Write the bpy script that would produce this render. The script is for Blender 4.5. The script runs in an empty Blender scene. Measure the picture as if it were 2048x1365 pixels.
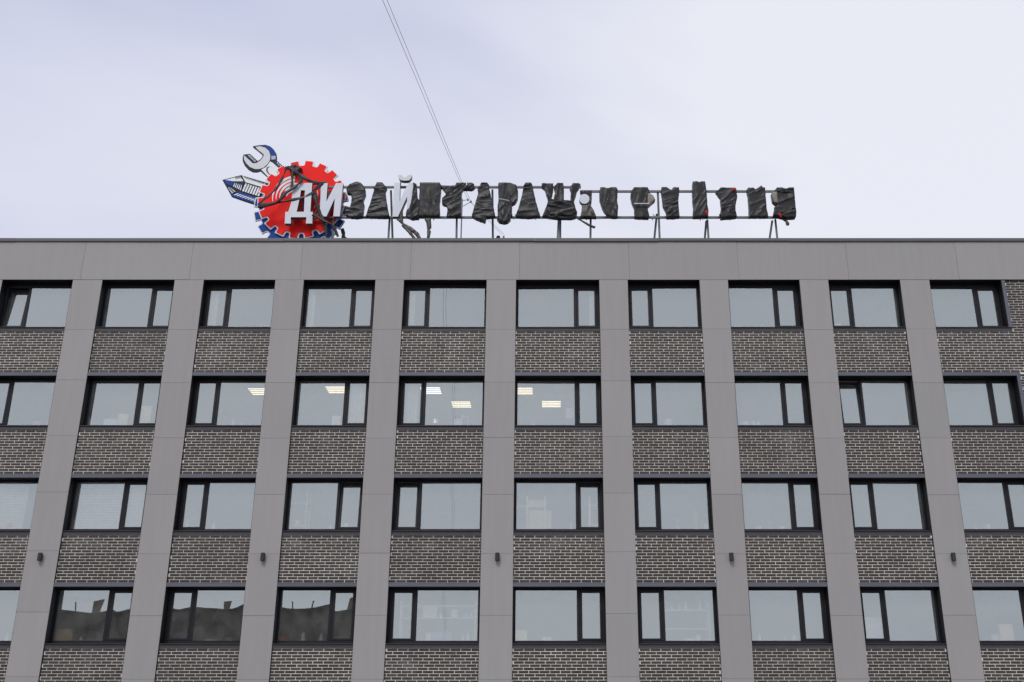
import bpy, bmesh, math, random
from mathutils import Vector, Matrix, noise
random.seed(7)
sc = bpy.context.scene
C = sc.collection
R = math.radians

# ------------------------------------------------------------------ camera
cam = bpy.data.cameras.new('camera'); cam_o = bpy.data.objects.new('camera', cam); C.objects.link(cam_o)
cam_o.location = (0, -27.546, 1.6); cam_o.rotation_euler = (R(90 + 20.9), 0, 0)
cam.sensor_width = 36; cam.lens = 37.925; cam.shift_x = -0.0322
cam.clip_start = 0.1; cam.clip_end = 3000
sc.camera = cam_o
# ------------------------------------------------------------------ sky: overcast over pale blue, clouds placed brighter behind the camera to lift panes
SUN_EL, SUN_AZ = R(47), R(196)
w = bpy.data.worlds.new('World'); sc.world = w; w.use_nodes = True
nt = w.node_tree; nt.nodes.clear(); N = nt.nodes.new; LK = nt.links.new
wo = N('ShaderNodeOutputWorld'); bgs = N('ShaderNodeBackground'); bgc = N('ShaderNodeBackground'); mixs = N('ShaderNodeMixShader')
sky = N('ShaderNodeTexSky'); sky.sky_type = 'NISHITA'; sky.sun_disc = False
sky.sun_elevation = SUN_EL; sky.sun_rotation = SUN_AZ; sky.air_density = 1.0; sky.dust_density = 2.0
bgs.inputs['Strength'].default_value = 0.10
LK(sky.outputs[0], bgs.inputs['Color'])
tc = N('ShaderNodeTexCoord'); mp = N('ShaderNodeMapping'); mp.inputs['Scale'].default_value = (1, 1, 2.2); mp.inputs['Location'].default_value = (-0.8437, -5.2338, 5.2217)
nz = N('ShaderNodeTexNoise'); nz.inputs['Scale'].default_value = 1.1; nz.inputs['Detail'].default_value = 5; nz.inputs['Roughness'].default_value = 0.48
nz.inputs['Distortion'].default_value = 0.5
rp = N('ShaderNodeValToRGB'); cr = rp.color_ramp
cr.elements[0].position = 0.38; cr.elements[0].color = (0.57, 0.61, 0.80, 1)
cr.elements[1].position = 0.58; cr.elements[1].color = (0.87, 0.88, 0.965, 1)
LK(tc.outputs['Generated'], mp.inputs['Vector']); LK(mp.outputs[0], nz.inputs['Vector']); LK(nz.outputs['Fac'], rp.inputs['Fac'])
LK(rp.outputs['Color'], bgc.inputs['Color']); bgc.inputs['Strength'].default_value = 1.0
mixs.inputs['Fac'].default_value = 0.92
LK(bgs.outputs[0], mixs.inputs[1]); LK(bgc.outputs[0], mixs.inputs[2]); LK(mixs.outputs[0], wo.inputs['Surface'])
# ------------------------------------------------------------------ soft sun behind the cloud
sl = bpy.data.lights.new('sun', 'SUN'); sl.energy = 1.5; sl.angle = R(20); sl.color = (1, 0.97, 0.93)
so = bpy.data.objects.new('sun', sl); C.objects.link(so)
sd = Vector((math.sin(SUN_AZ) * math.cos(SUN_EL), math.cos(SUN_AZ) * math.cos(SUN_EL), math.sin(SUN_EL)))
so.rotation_euler = (-sd).to_track_quat('-Z', 'Y').to_euler(); so.location = (0, -20, 40)
sc.view_settings.view_transform = 'Standard'; sc.view_settings.look = 'None'; sc.view_settings.exposure = 0.0; sc.view_settings.gamma = 1.0
sc.view_settings.use_curve_mapping = False
sc.render.engine = 'CYCLES'; sc.cycles.max_bounces = 8; sc.cycles.transparent_max_bounces = 12

# ------------------------------------------------------------------ measured shapes, metres on the facade / sign planes
FILM = {
  'ze': [(-5.897, 17.448), (-5.838, 17.52), (-5.636, 17.601), (-5.521, 17.556), (-5.436, 17.466), (-5.374, 17.358), (-5.355, 17.178), (-5.409, 17.017), (-5.414, 16.964), (-5.375, 16.839), (-5.384, 16.591), (-5.406, 16.432), (-5.561, 16.405), (-5.767, 16.423), (-5.898, 16.502), (-5.936, 16.591), (-5.945, 16.732), (-5.788, 16.741), (-5.759, 16.91), (-5.768, 17.178), (-5.914, 17.232), (-5.937, 17.34)],
  'a1': [(-5.036, 17.574), (-4.877, 17.574), (-4.791, 17.466), (-4.732, 17.403), (-4.774, 17.286), (-4.738, 17.053), (-4.683, 16.768), (-4.595, 16.432), (-4.696, 16.414), (-5.311, 16.432), (-5.26, 16.626), (-5.195, 16.874), (-5.109, 17.304), (-5.13, 17.403), (-5.078, 17.466)],
  'iy': [(-3.952, 17.565), (-3.845, 17.502), (-3.803, 17.053), (-3.743, 16.964), (-3.735, 16.379), (-3.939, 16.361), (-4.115, 16.432), (-4.119, 16.52), (-4.093, 16.644), (-4.032, 16.697), (-3.979, 16.91), (-3.938, 17.43)],
  'iy_t1': [(-4.411, 16.379), (-4.206, 16.361), (-4.184, 16.238), (-3.943, 16.107), (-3.715, 15.906), (-3.638, 15.732), (-3.739, 15.732), (-3.872, 15.906), (-4.213, 16.186)],
  'iy_t2': [(-4.244, 16.159), (-4.166, 16.186), (-4.002, 16.028), (-3.794, 15.732), (-3.88, 15.732), (-4.045, 15.941)],
  'iy_t3': [(-4.121, 17.08), (-4.096, 17.062), (-4.22, 16.661), (-4.194, 16.273), (-4.3, 16.361), (-4.32, 16.449), (-4.269, 16.697)],
  'en': [(-3.748, 17.565), (-3.162, 17.565), (-3.1, 17.465), (-3.138, 16.873), (-3.109, 16.466), (-3.18, 16.433), (-3.731, 16.449), (-3.749, 17.036)],
  'en_t': [(-3.575, 16.393), (-3.378, 16.409), (-3.364, 16.236), (-3.352, 16.094), (-3.405, 16.016), (-3.361, 15.969), (-3.402, 15.743), (-3.472, 15.743), (-3.475, 16.016), (-3.513, 16.251)],
  'ge': [(-3.118, 17.463), (-2.69, 17.463), (-2.65, 17.56), (-2.193, 17.56), (-2.12, 17.512), (-2.104, 17.415), (-2.202, 17.342), (-2.43, 17.358), (-2.485, 17.286), (-2.491, 16.997), (-2.483, 16.441), (-2.913, 16.441), (-2.892, 16.646), (-2.909, 16.726), (-2.925, 16.805), (-3.011, 16.837), (-3.062, 16.869), (-3.068, 17.029), (-2.965, 17.141), (-2.983, 17.27), (-3.072, 17.382)],
  'a2': [(-1.914, 17.56), (-1.728, 17.56), (-1.662, 17.463), (-1.681, 17.318), (-1.645, 17.286), (-1.559, 16.869), (-1.467, 16.441), (-1.735, 16.409), (-1.774, 16.251), (-2.016, 16.362), (-2.166, 16.441), (-2.096, 16.773), (-1.992, 17.221), (-2.016, 17.334), (-1.955, 17.447)],
  'er': [(-1.386, 17.56), (-1.043, 17.56), (-0.856, 17.479), (-0.805, 17.286), (-0.81, 17.045), (-0.879, 16.901), (-0.978, 16.837), (-0.981, 16.488), (-1.03, 16.409), (-1.015, 16.346), (-1.098, 16.251), (-1.21, 16.228), (-1.352, 16.267), (-1.424, 16.362), (-1.397, 16.441), (-1.409, 16.742), (-1.384, 16.965), (-1.406, 17.479)],
  'a3': [(-0.586, 17.56), (-0.414, 17.56), (-0.378, 17.479), (-0.342, 17.286), (-0.255, 16.869), (-0.141, 16.441), (-0.339, 16.417), (-0.536, 16.409), (-0.875, 16.441), (-0.806, 16.646), (-0.696, 17.093), (-0.649, 17.366), (-0.642, 17.463)],
  'zh': [(-0.091, 17.545), (0.247, 17.533), (0.247, 17.313), (0.185, 17.013), (0.256, 17.002), (0.304, 17.221), (0.267, 17.429), (0.37, 17.556), (0.545, 17.556), (0.568, 17.382), (0.562, 16.979), (0.755, 16.956), (0.778, 17.267), (0.738, 17.382), (0.832, 17.545), (1.016, 17.545), (1.067, 17.498), (0.962, 17.313), (0.846, 16.876), (0.905, 16.67), (0.954, 16.545), (0.912, 16.42), (0.73, 16.375), (0.446, 16.375), (-0.08, 16.443), (0.042, 16.761), (0.103, 16.922), (0.001, 17.336), (-0.101, 17.429)],
  'zh_t': [(0.953, 16.386), (1.033, 16.375), (1.354, 16.171), (1.495, 16.126), (1.464, 16.07), (1.353, 16.115), (1.133, 16.262)],
  'dot': [(1.044, 17.301), (1.402, 17.301), (1.386, 16.899), (1.343, 16.807), (1.443, 16.647), (1.52, 16.409), (1.034, 16.409), (1.087, 16.625), (1.099, 16.807), (1.262, 16.807), (1.324, 16.899), (1.326, 17.036), (1.226, 17.174), (1.145, 17.174), (1.064, 17.221)],
  'w11': [(1.659, 17.406), (1.762, 17.406), (1.884, 17.371), (1.967, 17.406), (2.13, 17.406), (2.17, 17.336), (2.15, 16.922), (2.176, 16.761), (2.148, 16.42), (1.965, 16.42), (1.865, 16.477), (1.747, 16.625), (1.669, 16.83), (1.622, 17.013), (1.627, 17.29)],
  'w12': [(2.663, 17.406), (3.072, 17.406), (3.11, 17.313), (3.146, 17.174), (3.225, 17.105), (3.282, 16.979), (3.039, 16.739), (3.09, 16.443), (3.068, 16.386), (2.654, 16.409), (2.653, 16.716), (2.587, 16.899), (2.552, 17.128), (2.567, 17.267)],
  'w13': [(3.488, 17.411), (3.642, 17.411), (3.769, 17.312), (3.85, 17.411), (4.003, 17.404), (4.014, 17.3), (3.972, 16.954), (3.981, 16.417), (3.601, 16.405), (3.588, 16.612), (3.508, 16.807), (3.497, 17.078), (3.462, 17.3)],
  'w14': [(4.429, 17.598), (4.551, 17.61), (4.615, 17.578), (4.683, 17.605), (4.797, 17.605), (4.828, 17.25), (4.827, 16.807), (4.849, 16.612), (4.827, 16.417), (4.383, 16.417), (4.408, 16.709), (4.399, 17.201)],
  'w15': [(5.242, 17.394), (5.702, 17.387), (5.726, 17.25), (5.73, 17.078), (5.665, 16.807), (5.642, 16.612), (5.673, 16.417), (5.204, 16.368), (5.179, 16.49), (5.235, 16.709), (5.233, 17.053), (5.123, 17.226), (5.104, 17.275), (5.194, 17.325)],
  'w16': [(6.075, 17.394), (6.229, 17.394), (6.291, 17.337), (6.475, 17.469), (6.514, 17.399), (6.584, 17.394), (6.578, 17.078), (6.588, 16.612), (6.607, 16.429), (6.053, 16.417), (6.062, 16.709), (6.059, 17.151), (6.027, 17.325)],
  'w17': [(6.931, 17.399), (7.084, 17.399), (7.213, 17.362), (7.304, 17.399), (7.446, 17.399), (7.442, 16.954), (7.447, 16.612), (7.419, 16.405), (7.135, 16.381), (6.762, 16.466), (6.809, 16.661), (6.907, 16.807), (6.786, 16.93), (6.762, 17.201), (6.905, 17.349)],
  'w17_t': [(7.025, 16.368), (7.134, 16.368), (7.23, 16.223), (7.216, 16.175), (7.14, 16.17), (7.117, 16.296)],
  'clump': [(-7.766, 18.257), (-7.594, 18.323), (-7.389, 18.196), (-7.424, 18.085), (-7.516, 18.015), (-7.66, 18.055), (-7.753, 18.105)],
  'zh_b': [(0.087, 16.922), (0.856, 16.922), (0.905, 16.693), (0.954, 16.545), (0.771, 16.431), (0.163, 16.477), (0.032, 16.693)],
  'w17_b': [(6.791, 16.709), (6.991, 16.758), (7.424, 16.734), (7.443, 16.563), (7.419, 16.405), (7.135, 16.381), (6.762, 16.466)],
  'w17_f': [(6.764, 17.226), (6.919, 17.238), (6.911, 16.856), (6.815, 16.881), (6.764, 17.078)],
  'w13_b': [(3.513, 16.807), (3.726, 16.807), (3.852, 16.685), (3.966, 16.563), (3.979, 16.412), (3.601, 16.405), (3.588, 16.612)],
  'er_b': [(-1.369, 16.941), (-1.177, 16.917), (-0.992, 16.869), (-0.981, 16.488), (-1.029, 16.346), (-1.098, 16.251), (-1.21, 16.228), (-1.352, 16.267), (-1.397, 16.441), (-1.401, 16.742)],
  'w12_f': [(3.068, 17.174), (3.15, 17.163), (3.225, 17.101), (3.278, 16.979), (3.041, 16.743)],
  'dot_b': [(1.109, 16.784), (1.343, 16.784), (1.442, 16.625), (1.516, 16.409), (1.044, 16.409), (1.091, 16.602)],
  'w15_b': [(5.241, 16.697), (5.491, 16.807), (5.659, 16.783), (5.644, 16.612), (5.672, 16.422), (5.209, 16.373), (5.185, 16.49)],
}
LETTER = {
  'de': [(-7.5, 17.555), (-6.973, 17.555), (-6.957, 16.586), (-6.884, 16.586), (-6.869, 16.198), (-7.056, 16.198), (-7.058, 16.408), (-7.521, 16.408), (-7.498, 16.198), (-7.683, 16.198), (-7.696, 16.586), (-7.609, 16.586), (-7.548, 16.896), (-7.542, 17.357)],
  'de_hole': [(-7.29, 17.307), (-7.173, 17.307), (-7.145, 16.586), (-7.362, 16.586), (-7.302, 17.093)],
  'i': [(-6.709, 17.555), (-6.513, 17.555), (-6.509, 16.929), (-6.264, 17.555), (-6.05, 17.555), (-6.077, 16.44), (-6.265, 16.44), (-6.264, 17.044), (-6.468, 16.44), (-6.67, 16.44)],
  'iy': [(-4.518, 17.565), (-4.342, 17.565), (-4.328, 16.937), (-4.095, 17.565), (-3.928, 17.565), (-3.926, 16.432), (-4.091, 16.432), (-4.111, 17.106), (-4.351, 16.432), (-4.516, 16.432)],
  'breve': [(-4.419, 17.837), (-4.299, 17.837), (-4.272, 17.773), (-4.207, 17.746), (-4.152, 17.773), (-4.123, 17.837), (-4.003, 17.837), (-4.015, 17.737), (-4.075, 17.655), (-4.202, 17.637), (-4.315, 17.655), (-4.382, 17.719)],
}
ART = {
  'wrench': [(-9.018, 19.104), (-8.83, 19.143), (-8.64, 19.156), (-8.488, 19.104), (-8.365, 18.987), (-8.273, 18.839), (-8.244, 18.697), (-8.247, 18.607), (-8.07, 18.441), (-7.779, 18.186), (-8.034, 17.78), (-8.418, 17.97), (-8.711, 18.236), (-8.808, 18.198), (-8.942, 18.205), (-9.085, 18.287), (-9.21, 18.428), (-9.28, 18.569), (-9.3, 18.71), (-9.277, 18.813), (-9.082, 18.832), (-8.822, 18.582), (-8.738, 18.646), (-8.692, 18.749), (-8.697, 18.8), (-8.856, 18.942), (-9.015, 19.072)],
  'wrench_face': [(-8.936, 19.072), (-8.792, 19.098), (-8.63, 19.046), (-8.506, 18.929), (-8.447, 18.774), (-8.444, 18.62), (-8.509, 18.466), (-8.61, 18.351), (-8.739, 18.294), (-8.884, 18.294), (-9.036, 18.364), (-9.161, 18.492), (-9.241, 18.62), (-9.265, 18.749), (-9.238, 18.762), (-8.959, 18.492), (-8.838, 18.511), (-8.723, 18.607), (-8.653, 18.749), (-8.659, 18.813), (-8.86, 18.981)],
  'wrench_blue': [(-8.748, 19.111), (-8.615, 19.13), (-8.486, 19.078), (-8.375, 18.968), (-8.295, 18.839), (-8.277, 18.762), (-8.423, 18.762), (-8.471, 18.916), (-8.571, 19.02), (-8.678, 19.085)],
  'wrench_pale': [(-8.421, 18.755), (-8.279, 18.755), (-8.277, 18.633), (-8.399, 18.62)],
  'jaw_blue': [(-9.215, 18.813), (-9.091, 18.807), (-8.854, 18.569), (-8.95, 18.517), (-9.125, 18.697)],
  'handle_face': [(-8.439, 18.562), (-8.356, 18.517), (-8.052, 18.236), (-8.208, 17.982), (-8.421, 17.995), (-8.681, 18.275), (-8.544, 18.364), (-8.466, 18.492)],
  'handle_blue': [(-8.386, 18.594), (-8.252, 18.601), (-7.899, 18.275), (-7.974, 18.236), (-8.101, 18.287)],
  'handle_curve': [(-8.423, 18.383), (-8.486, 18.338), (-8.487, 18.236), (-8.422, 18.135), (-8.242, 17.995), (-8.273, 17.963), (-8.406, 18.084), (-8.506, 18.198), (-8.529, 18.262), (-8.509, 18.351)],
  'pencil': [(-9.852, 17.939), (-9.299, 18.106), (-8.875, 17.969), (-8.416, 17.818), (-8.473, 17.476), (-8.592, 17.037), (-8.7, 17.067), (-9.121, 17.216), (-9.507, 17.366), (-9.691, 17.677)],
  'tip_white': [(-9.771, 17.934), (-9.676, 17.954), (-9.313, 18.071), (-9.197, 17.888), (-9.508, 17.888)],
  'tip_blue': [(-9.769, 17.914), (-9.517, 17.888), (-9.501, 17.727), (-9.609, 17.747), (-9.731, 17.808)],
  'tip_dark': [(-9.507, 17.873), (-9.185, 17.858), (-9.226, 17.556), (-9.488, 17.687)],
  'tip_low': [(-9.644, 17.657), (-9.584, 17.677), (-9.401, 17.536), (-9.5, 17.466)],
  'shaft_top': [(-9.25, 18.066), (-8.512, 17.798), (-8.526, 17.657), (-9.132, 17.858)],
  'shaft_low': [(-9.497, 17.436), (-9.275, 17.516), (-8.616, 17.296), (-8.649, 17.087), (-9.5, 17.376)],
}
STRIPE_WHITE = [
  [(-9.122, 17.808), (-9.076, 17.793), (-9.147, 17.526), (-9.202, 17.544)],
  [(-9.042, 17.78), (-8.996, 17.765), (-9.068, 17.499), (-9.123, 17.517)],
  [(-8.962, 17.753), (-8.916, 17.738), (-8.988, 17.472), (-9.043, 17.49)],
  [(-8.882, 17.726), (-8.836, 17.711), (-8.908, 17.445), (-8.963, 17.463)],
  [(-8.802, 17.699), (-8.756, 17.684), (-8.828, 17.418), (-8.883, 17.436)],
  [(-8.722, 17.672), (-8.677, 17.657), (-8.749, 17.391), (-8.804, 17.409)],
  [(-8.643, 17.645), (-8.597, 17.629), (-8.669, 17.364), (-8.724, 17.382)],
  [(-9.452, 17.818), (-9.437, 17.818), (-9.459, 17.687), (-9.49, 17.707)],
  [(-9.399, 17.802), (-9.384, 17.802), (-9.405, 17.657), (-9.435, 17.677)],
  [(-9.346, 17.785), (-9.331, 17.785), (-9.35, 17.626), (-9.38, 17.647)],
  [(-9.293, 17.769), (-9.277, 17.769), (-9.295, 17.596), (-9.326, 17.616)],
  [(-9.239, 17.753), (-9.224, 17.753), (-9.241, 17.566), (-9.271, 17.586)],
  [(-9.442, 17.414), (-9.34, 17.461), (-9.277, 17.451), (-9.405, 17.398)],
  [(-9.356, 17.384), (-9.255, 17.431), (-9.192, 17.421), (-9.319, 17.368)],
  [(-9.271, 17.354), (-9.169, 17.401), (-9.106, 17.391), (-9.234, 17.338)],
  [(-9.186, 17.324), (-9.084, 17.371), (-9.021, 17.361), (-9.149, 17.308)],
  [(-9.1, 17.294), (-8.999, 17.341), (-8.936, 17.331), (-9.063, 17.278)],
  [(-9.015, 17.264), (-8.914, 17.311), (-8.851, 17.301), (-8.978, 17.248)],
  [(-8.93, 17.234), (-8.829, 17.281), (-8.766, 17.271), (-8.893, 17.218)],
  [(-8.845, 17.204), (-8.743, 17.251), (-8.681, 17.241), (-8.808, 17.188)],
  [(-8.76, 17.174), (-8.658, 17.221), (-8.596, 17.211), (-8.723, 17.159)],
  [(-8.211, 18.524), (-8.179, 18.511), (-8.222, 18.46)],
  [(-8.162, 18.478), (-8.13, 18.465), (-8.174, 18.414)],
  [(-8.114, 18.432), (-8.081, 18.419), (-8.125, 18.368)],
  [(-8.065, 18.386), (-8.032, 18.373), (-8.076, 18.322)],
  [(-8.016, 18.34), (-7.984, 18.327), (-8.027, 18.276)],
  [(-7.967, 18.294), (-7.935, 18.281), (-7.979, 18.23)],
  [(-9.131, 18.755), (-9.077, 18.785), (-9.063, 18.772), (-9.115, 18.738)],
  [(-9.096, 18.722), (-9.045, 18.751), (-9.03, 18.738), (-9.081, 18.705)],
  [(-9.061, 18.688), (-9.012, 18.718), (-8.998, 18.705), (-9.046, 18.671)],
  [(-9.026, 18.655), (-8.98, 18.684), (-8.965, 18.671), (-9.011, 18.638)],
  [(-8.992, 18.621), (-8.948, 18.651), (-8.933, 18.638), (-8.977, 18.605)],
  [(-8.957, 18.588), (-8.915, 18.617), (-8.9, 18.605), (-8.942, 18.571)],
  [(-8.923, 18.555), (-8.883, 18.584), (-8.868, 18.571), (-8.907, 18.538)],
]
STRIPE_DARK = [
  [(-9.195, 18.045), (-9.149, 18.028), (-9.088, 17.954)],
  [(-9.113, 18.016), (-9.067, 17.999), (-9.007, 17.925)],
  [(-9.032, 17.987), (-8.986, 17.969), (-8.925, 17.896)],
  [(-8.951, 17.957), (-8.905, 17.94), (-8.844, 17.866)],
  [(-8.87, 17.928), (-8.824, 17.911), (-8.763, 17.837)],
  [(-8.789, 17.899), (-8.742, 17.881), (-8.682, 17.808)],
  [(-8.707, 17.869), (-8.661, 17.852), (-8.601, 17.778)],
  [(-8.626, 17.84), (-8.58, 17.823), (-8.52, 17.749)],
  [(-9.464, 18.02), (-9.438, 18.028), (-9.417, 17.949)],
  [(-9.428, 18.032), (-9.402, 18.04), (-9.38, 17.955)],
  [(-9.392, 18.044), (-9.366, 18.052), (-9.343, 17.961)],
  [(-9.356, 18.057), (-9.33, 18.065), (-9.306, 17.967)],
  [(-9.319, 18.069), (-9.293, 18.077), (-9.27, 17.973)],
  [(-9.583, 17.662), (-9.559, 17.647), (-9.615, 17.631)],
  [(-9.555, 17.633), (-9.531, 17.618), (-9.585, 17.601)],
  [(-9.527, 17.605), (-9.503, 17.59), (-9.555, 17.571)],
  [(-9.499, 17.577), (-9.476, 17.562), (-9.526, 17.541)],
  [(-9.472, 17.549), (-9.448, 17.534), (-9.496, 17.511)],
  [(-9.444, 17.521), (-9.42, 17.506), (-9.466, 17.481)],
  [(-8.361, 18.383), (-8.338, 18.377), (-8.399, 18.307), (-8.416, 18.315)],
  [(-8.315, 18.342), (-8.292, 18.336), (-8.353, 18.266), (-8.37, 18.275)],
  [(-8.269, 18.301), (-8.246, 18.295), (-8.307, 18.225), (-8.324, 18.234)],
  [(-8.223, 18.261), (-8.2, 18.254), (-8.26, 18.184), (-8.278, 18.193)],
  [(-8.177, 18.22), (-8.154, 18.214), (-8.214, 18.144), (-8.232, 18.152)],
]
GEAR_C = (-7.345, 17.22)
GEAR_C2 = (-7.36, 17.012)
ARC_C = (-7.577, 17.272)
STRAP = [
  ([(-7.781, 18.094), (-7.825, 17.883), (-7.907, 17.612), (-8.026, 17.363), (-8.182, 17.145), (-8.325, 16.997), (-8.512, 16.791)], 0.08),
  ([(-7.595, 17.983), (-7.574, 17.632), (-7.576, 17.333)], 0.07),
  ([(-7.781, 18.094), (-7.561, 18.003), (-7.362, 17.842), (-7.156, 17.692), (-6.919, 17.592), (-6.989, 17.599), (-6.763, 17.578), (-6.558, 17.599)], 0.11),
  ([(-7.51, 17.923), (-7.356, 17.762), (-7.309, 17.622), (-7.368, 17.483), (-7.547, 17.304), (-7.753, 17.145), (-7.79, 17.049), (-8.022, 16.816), (-8.511, 16.778)], 0.12),
  ([(-6.65, 17.568), (-6.771, 17.44), (-6.961, 17.24), (-7.138, 17.114), (-6.887, 17.256), (-7.195, 17.075), (-7.565, 16.971), (-7.958, 16.868), (-8.498, 16.758)], 0.1),
  ([(-6.896, 17.23), (-6.817, 16.945), (-6.688, 16.598), (-6.626, 16.457), (-6.523, 16.215), (-6.451, 16.012), (-6.421, 15.747)], 0.12),
  ([(-6.849, 16.457), (-6.573, 16.279), (-6.265, 16.113), (-6.15, 15.924), (-6.07, 15.747)], 0.11),
  ([(-6.125, 16.393), (-6.081, 16.24), (-6.06, 16.101), (-5.878, 15.936), (-5.774, 15.722)], 0.14),
  ([(-7.318, 17.321), (-7.255, 17.114), (-7.216, 16.907), (-7.206, 16.649)], 0.12),
  ([(-7.331, 16.215), (-7.469, 15.961), (-7.554, 15.886), (-7.747, 15.76)], 0.12),
  ([(-8.264, 16.088), (-8.23, 15.961), (-8.255, 15.747)], 0.1),
]
RAILS = [
  ((-6.787, 17.542), (1.086, 17.542)),
  ((1.054, 17.397), (7.499, 17.397)),
  ((-6.92, 16.52), (7.427, 16.52)),
]
LEGS = [
  (-4.642, 16.518, -4.638, 15.831),
  (-4.661, 17.504, -4.544, 15.831),
  (-2.635, 16.513, -2.622, 15.834),
  (-1.591, 17.534, -1.553, 15.834),
  (0.409, 16.478, 0.376, 15.833),
  (0.46, 16.478, 0.452, 15.833),
  (1.367, 16.524, 1.347, 15.833),
  (3.356, 16.707, 3.248, 15.811),
  (3.404, 17.377, 3.394, 15.822),
  (4.826, 16.472, 4.752, 15.817),
  (4.848, 16.472, 4.845, 15.817),
  (6.803, 16.484, 6.676, 15.817),
  (6.879, 16.484, 6.882, 15.817),
  (-7.516, 16.471, -7.504, 15.847),
  (-6.329, 16.471, -6.284, 15.821),
]
BREVE_POSTS = [
  [(-4.354, 17.732), (-4.338, 17.496)],
  [(-4.117, 17.732), (-4.106, 17.496)],
]
DISC = (1.173, 17.002)
TAPE = [
  (4.78, 16.491),
  (5.646, 17.274),
  (6.932, 16.409),
]
WIRES = [
  [(-1.354, 3.0, 16.846), (-2.553, 4.2, 18.736), (-2.7, 2.469, 18.478), (-2.934, -0.304, 18.105), (-3.221, -3.697, 17.693), (-3.585, -8.0, 17.122)],
  [(-1.276, 3.0, 16.846), (-2.452, 4.2, 18.661), (-2.617, 2.249, 18.354), (-2.846, -0.451, 18.016), (-3.127, -3.769, 17.644), (-3.485, -8.0, 17.122)],
]
CEIL = [
  (-8.24, 2.13),
  (-5.99, 1.97),
  (-3.29, 2.04),
  (-2.51, 3.37),
  (-0.64, 2.08),
  (0.19, 3.33),
]
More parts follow.
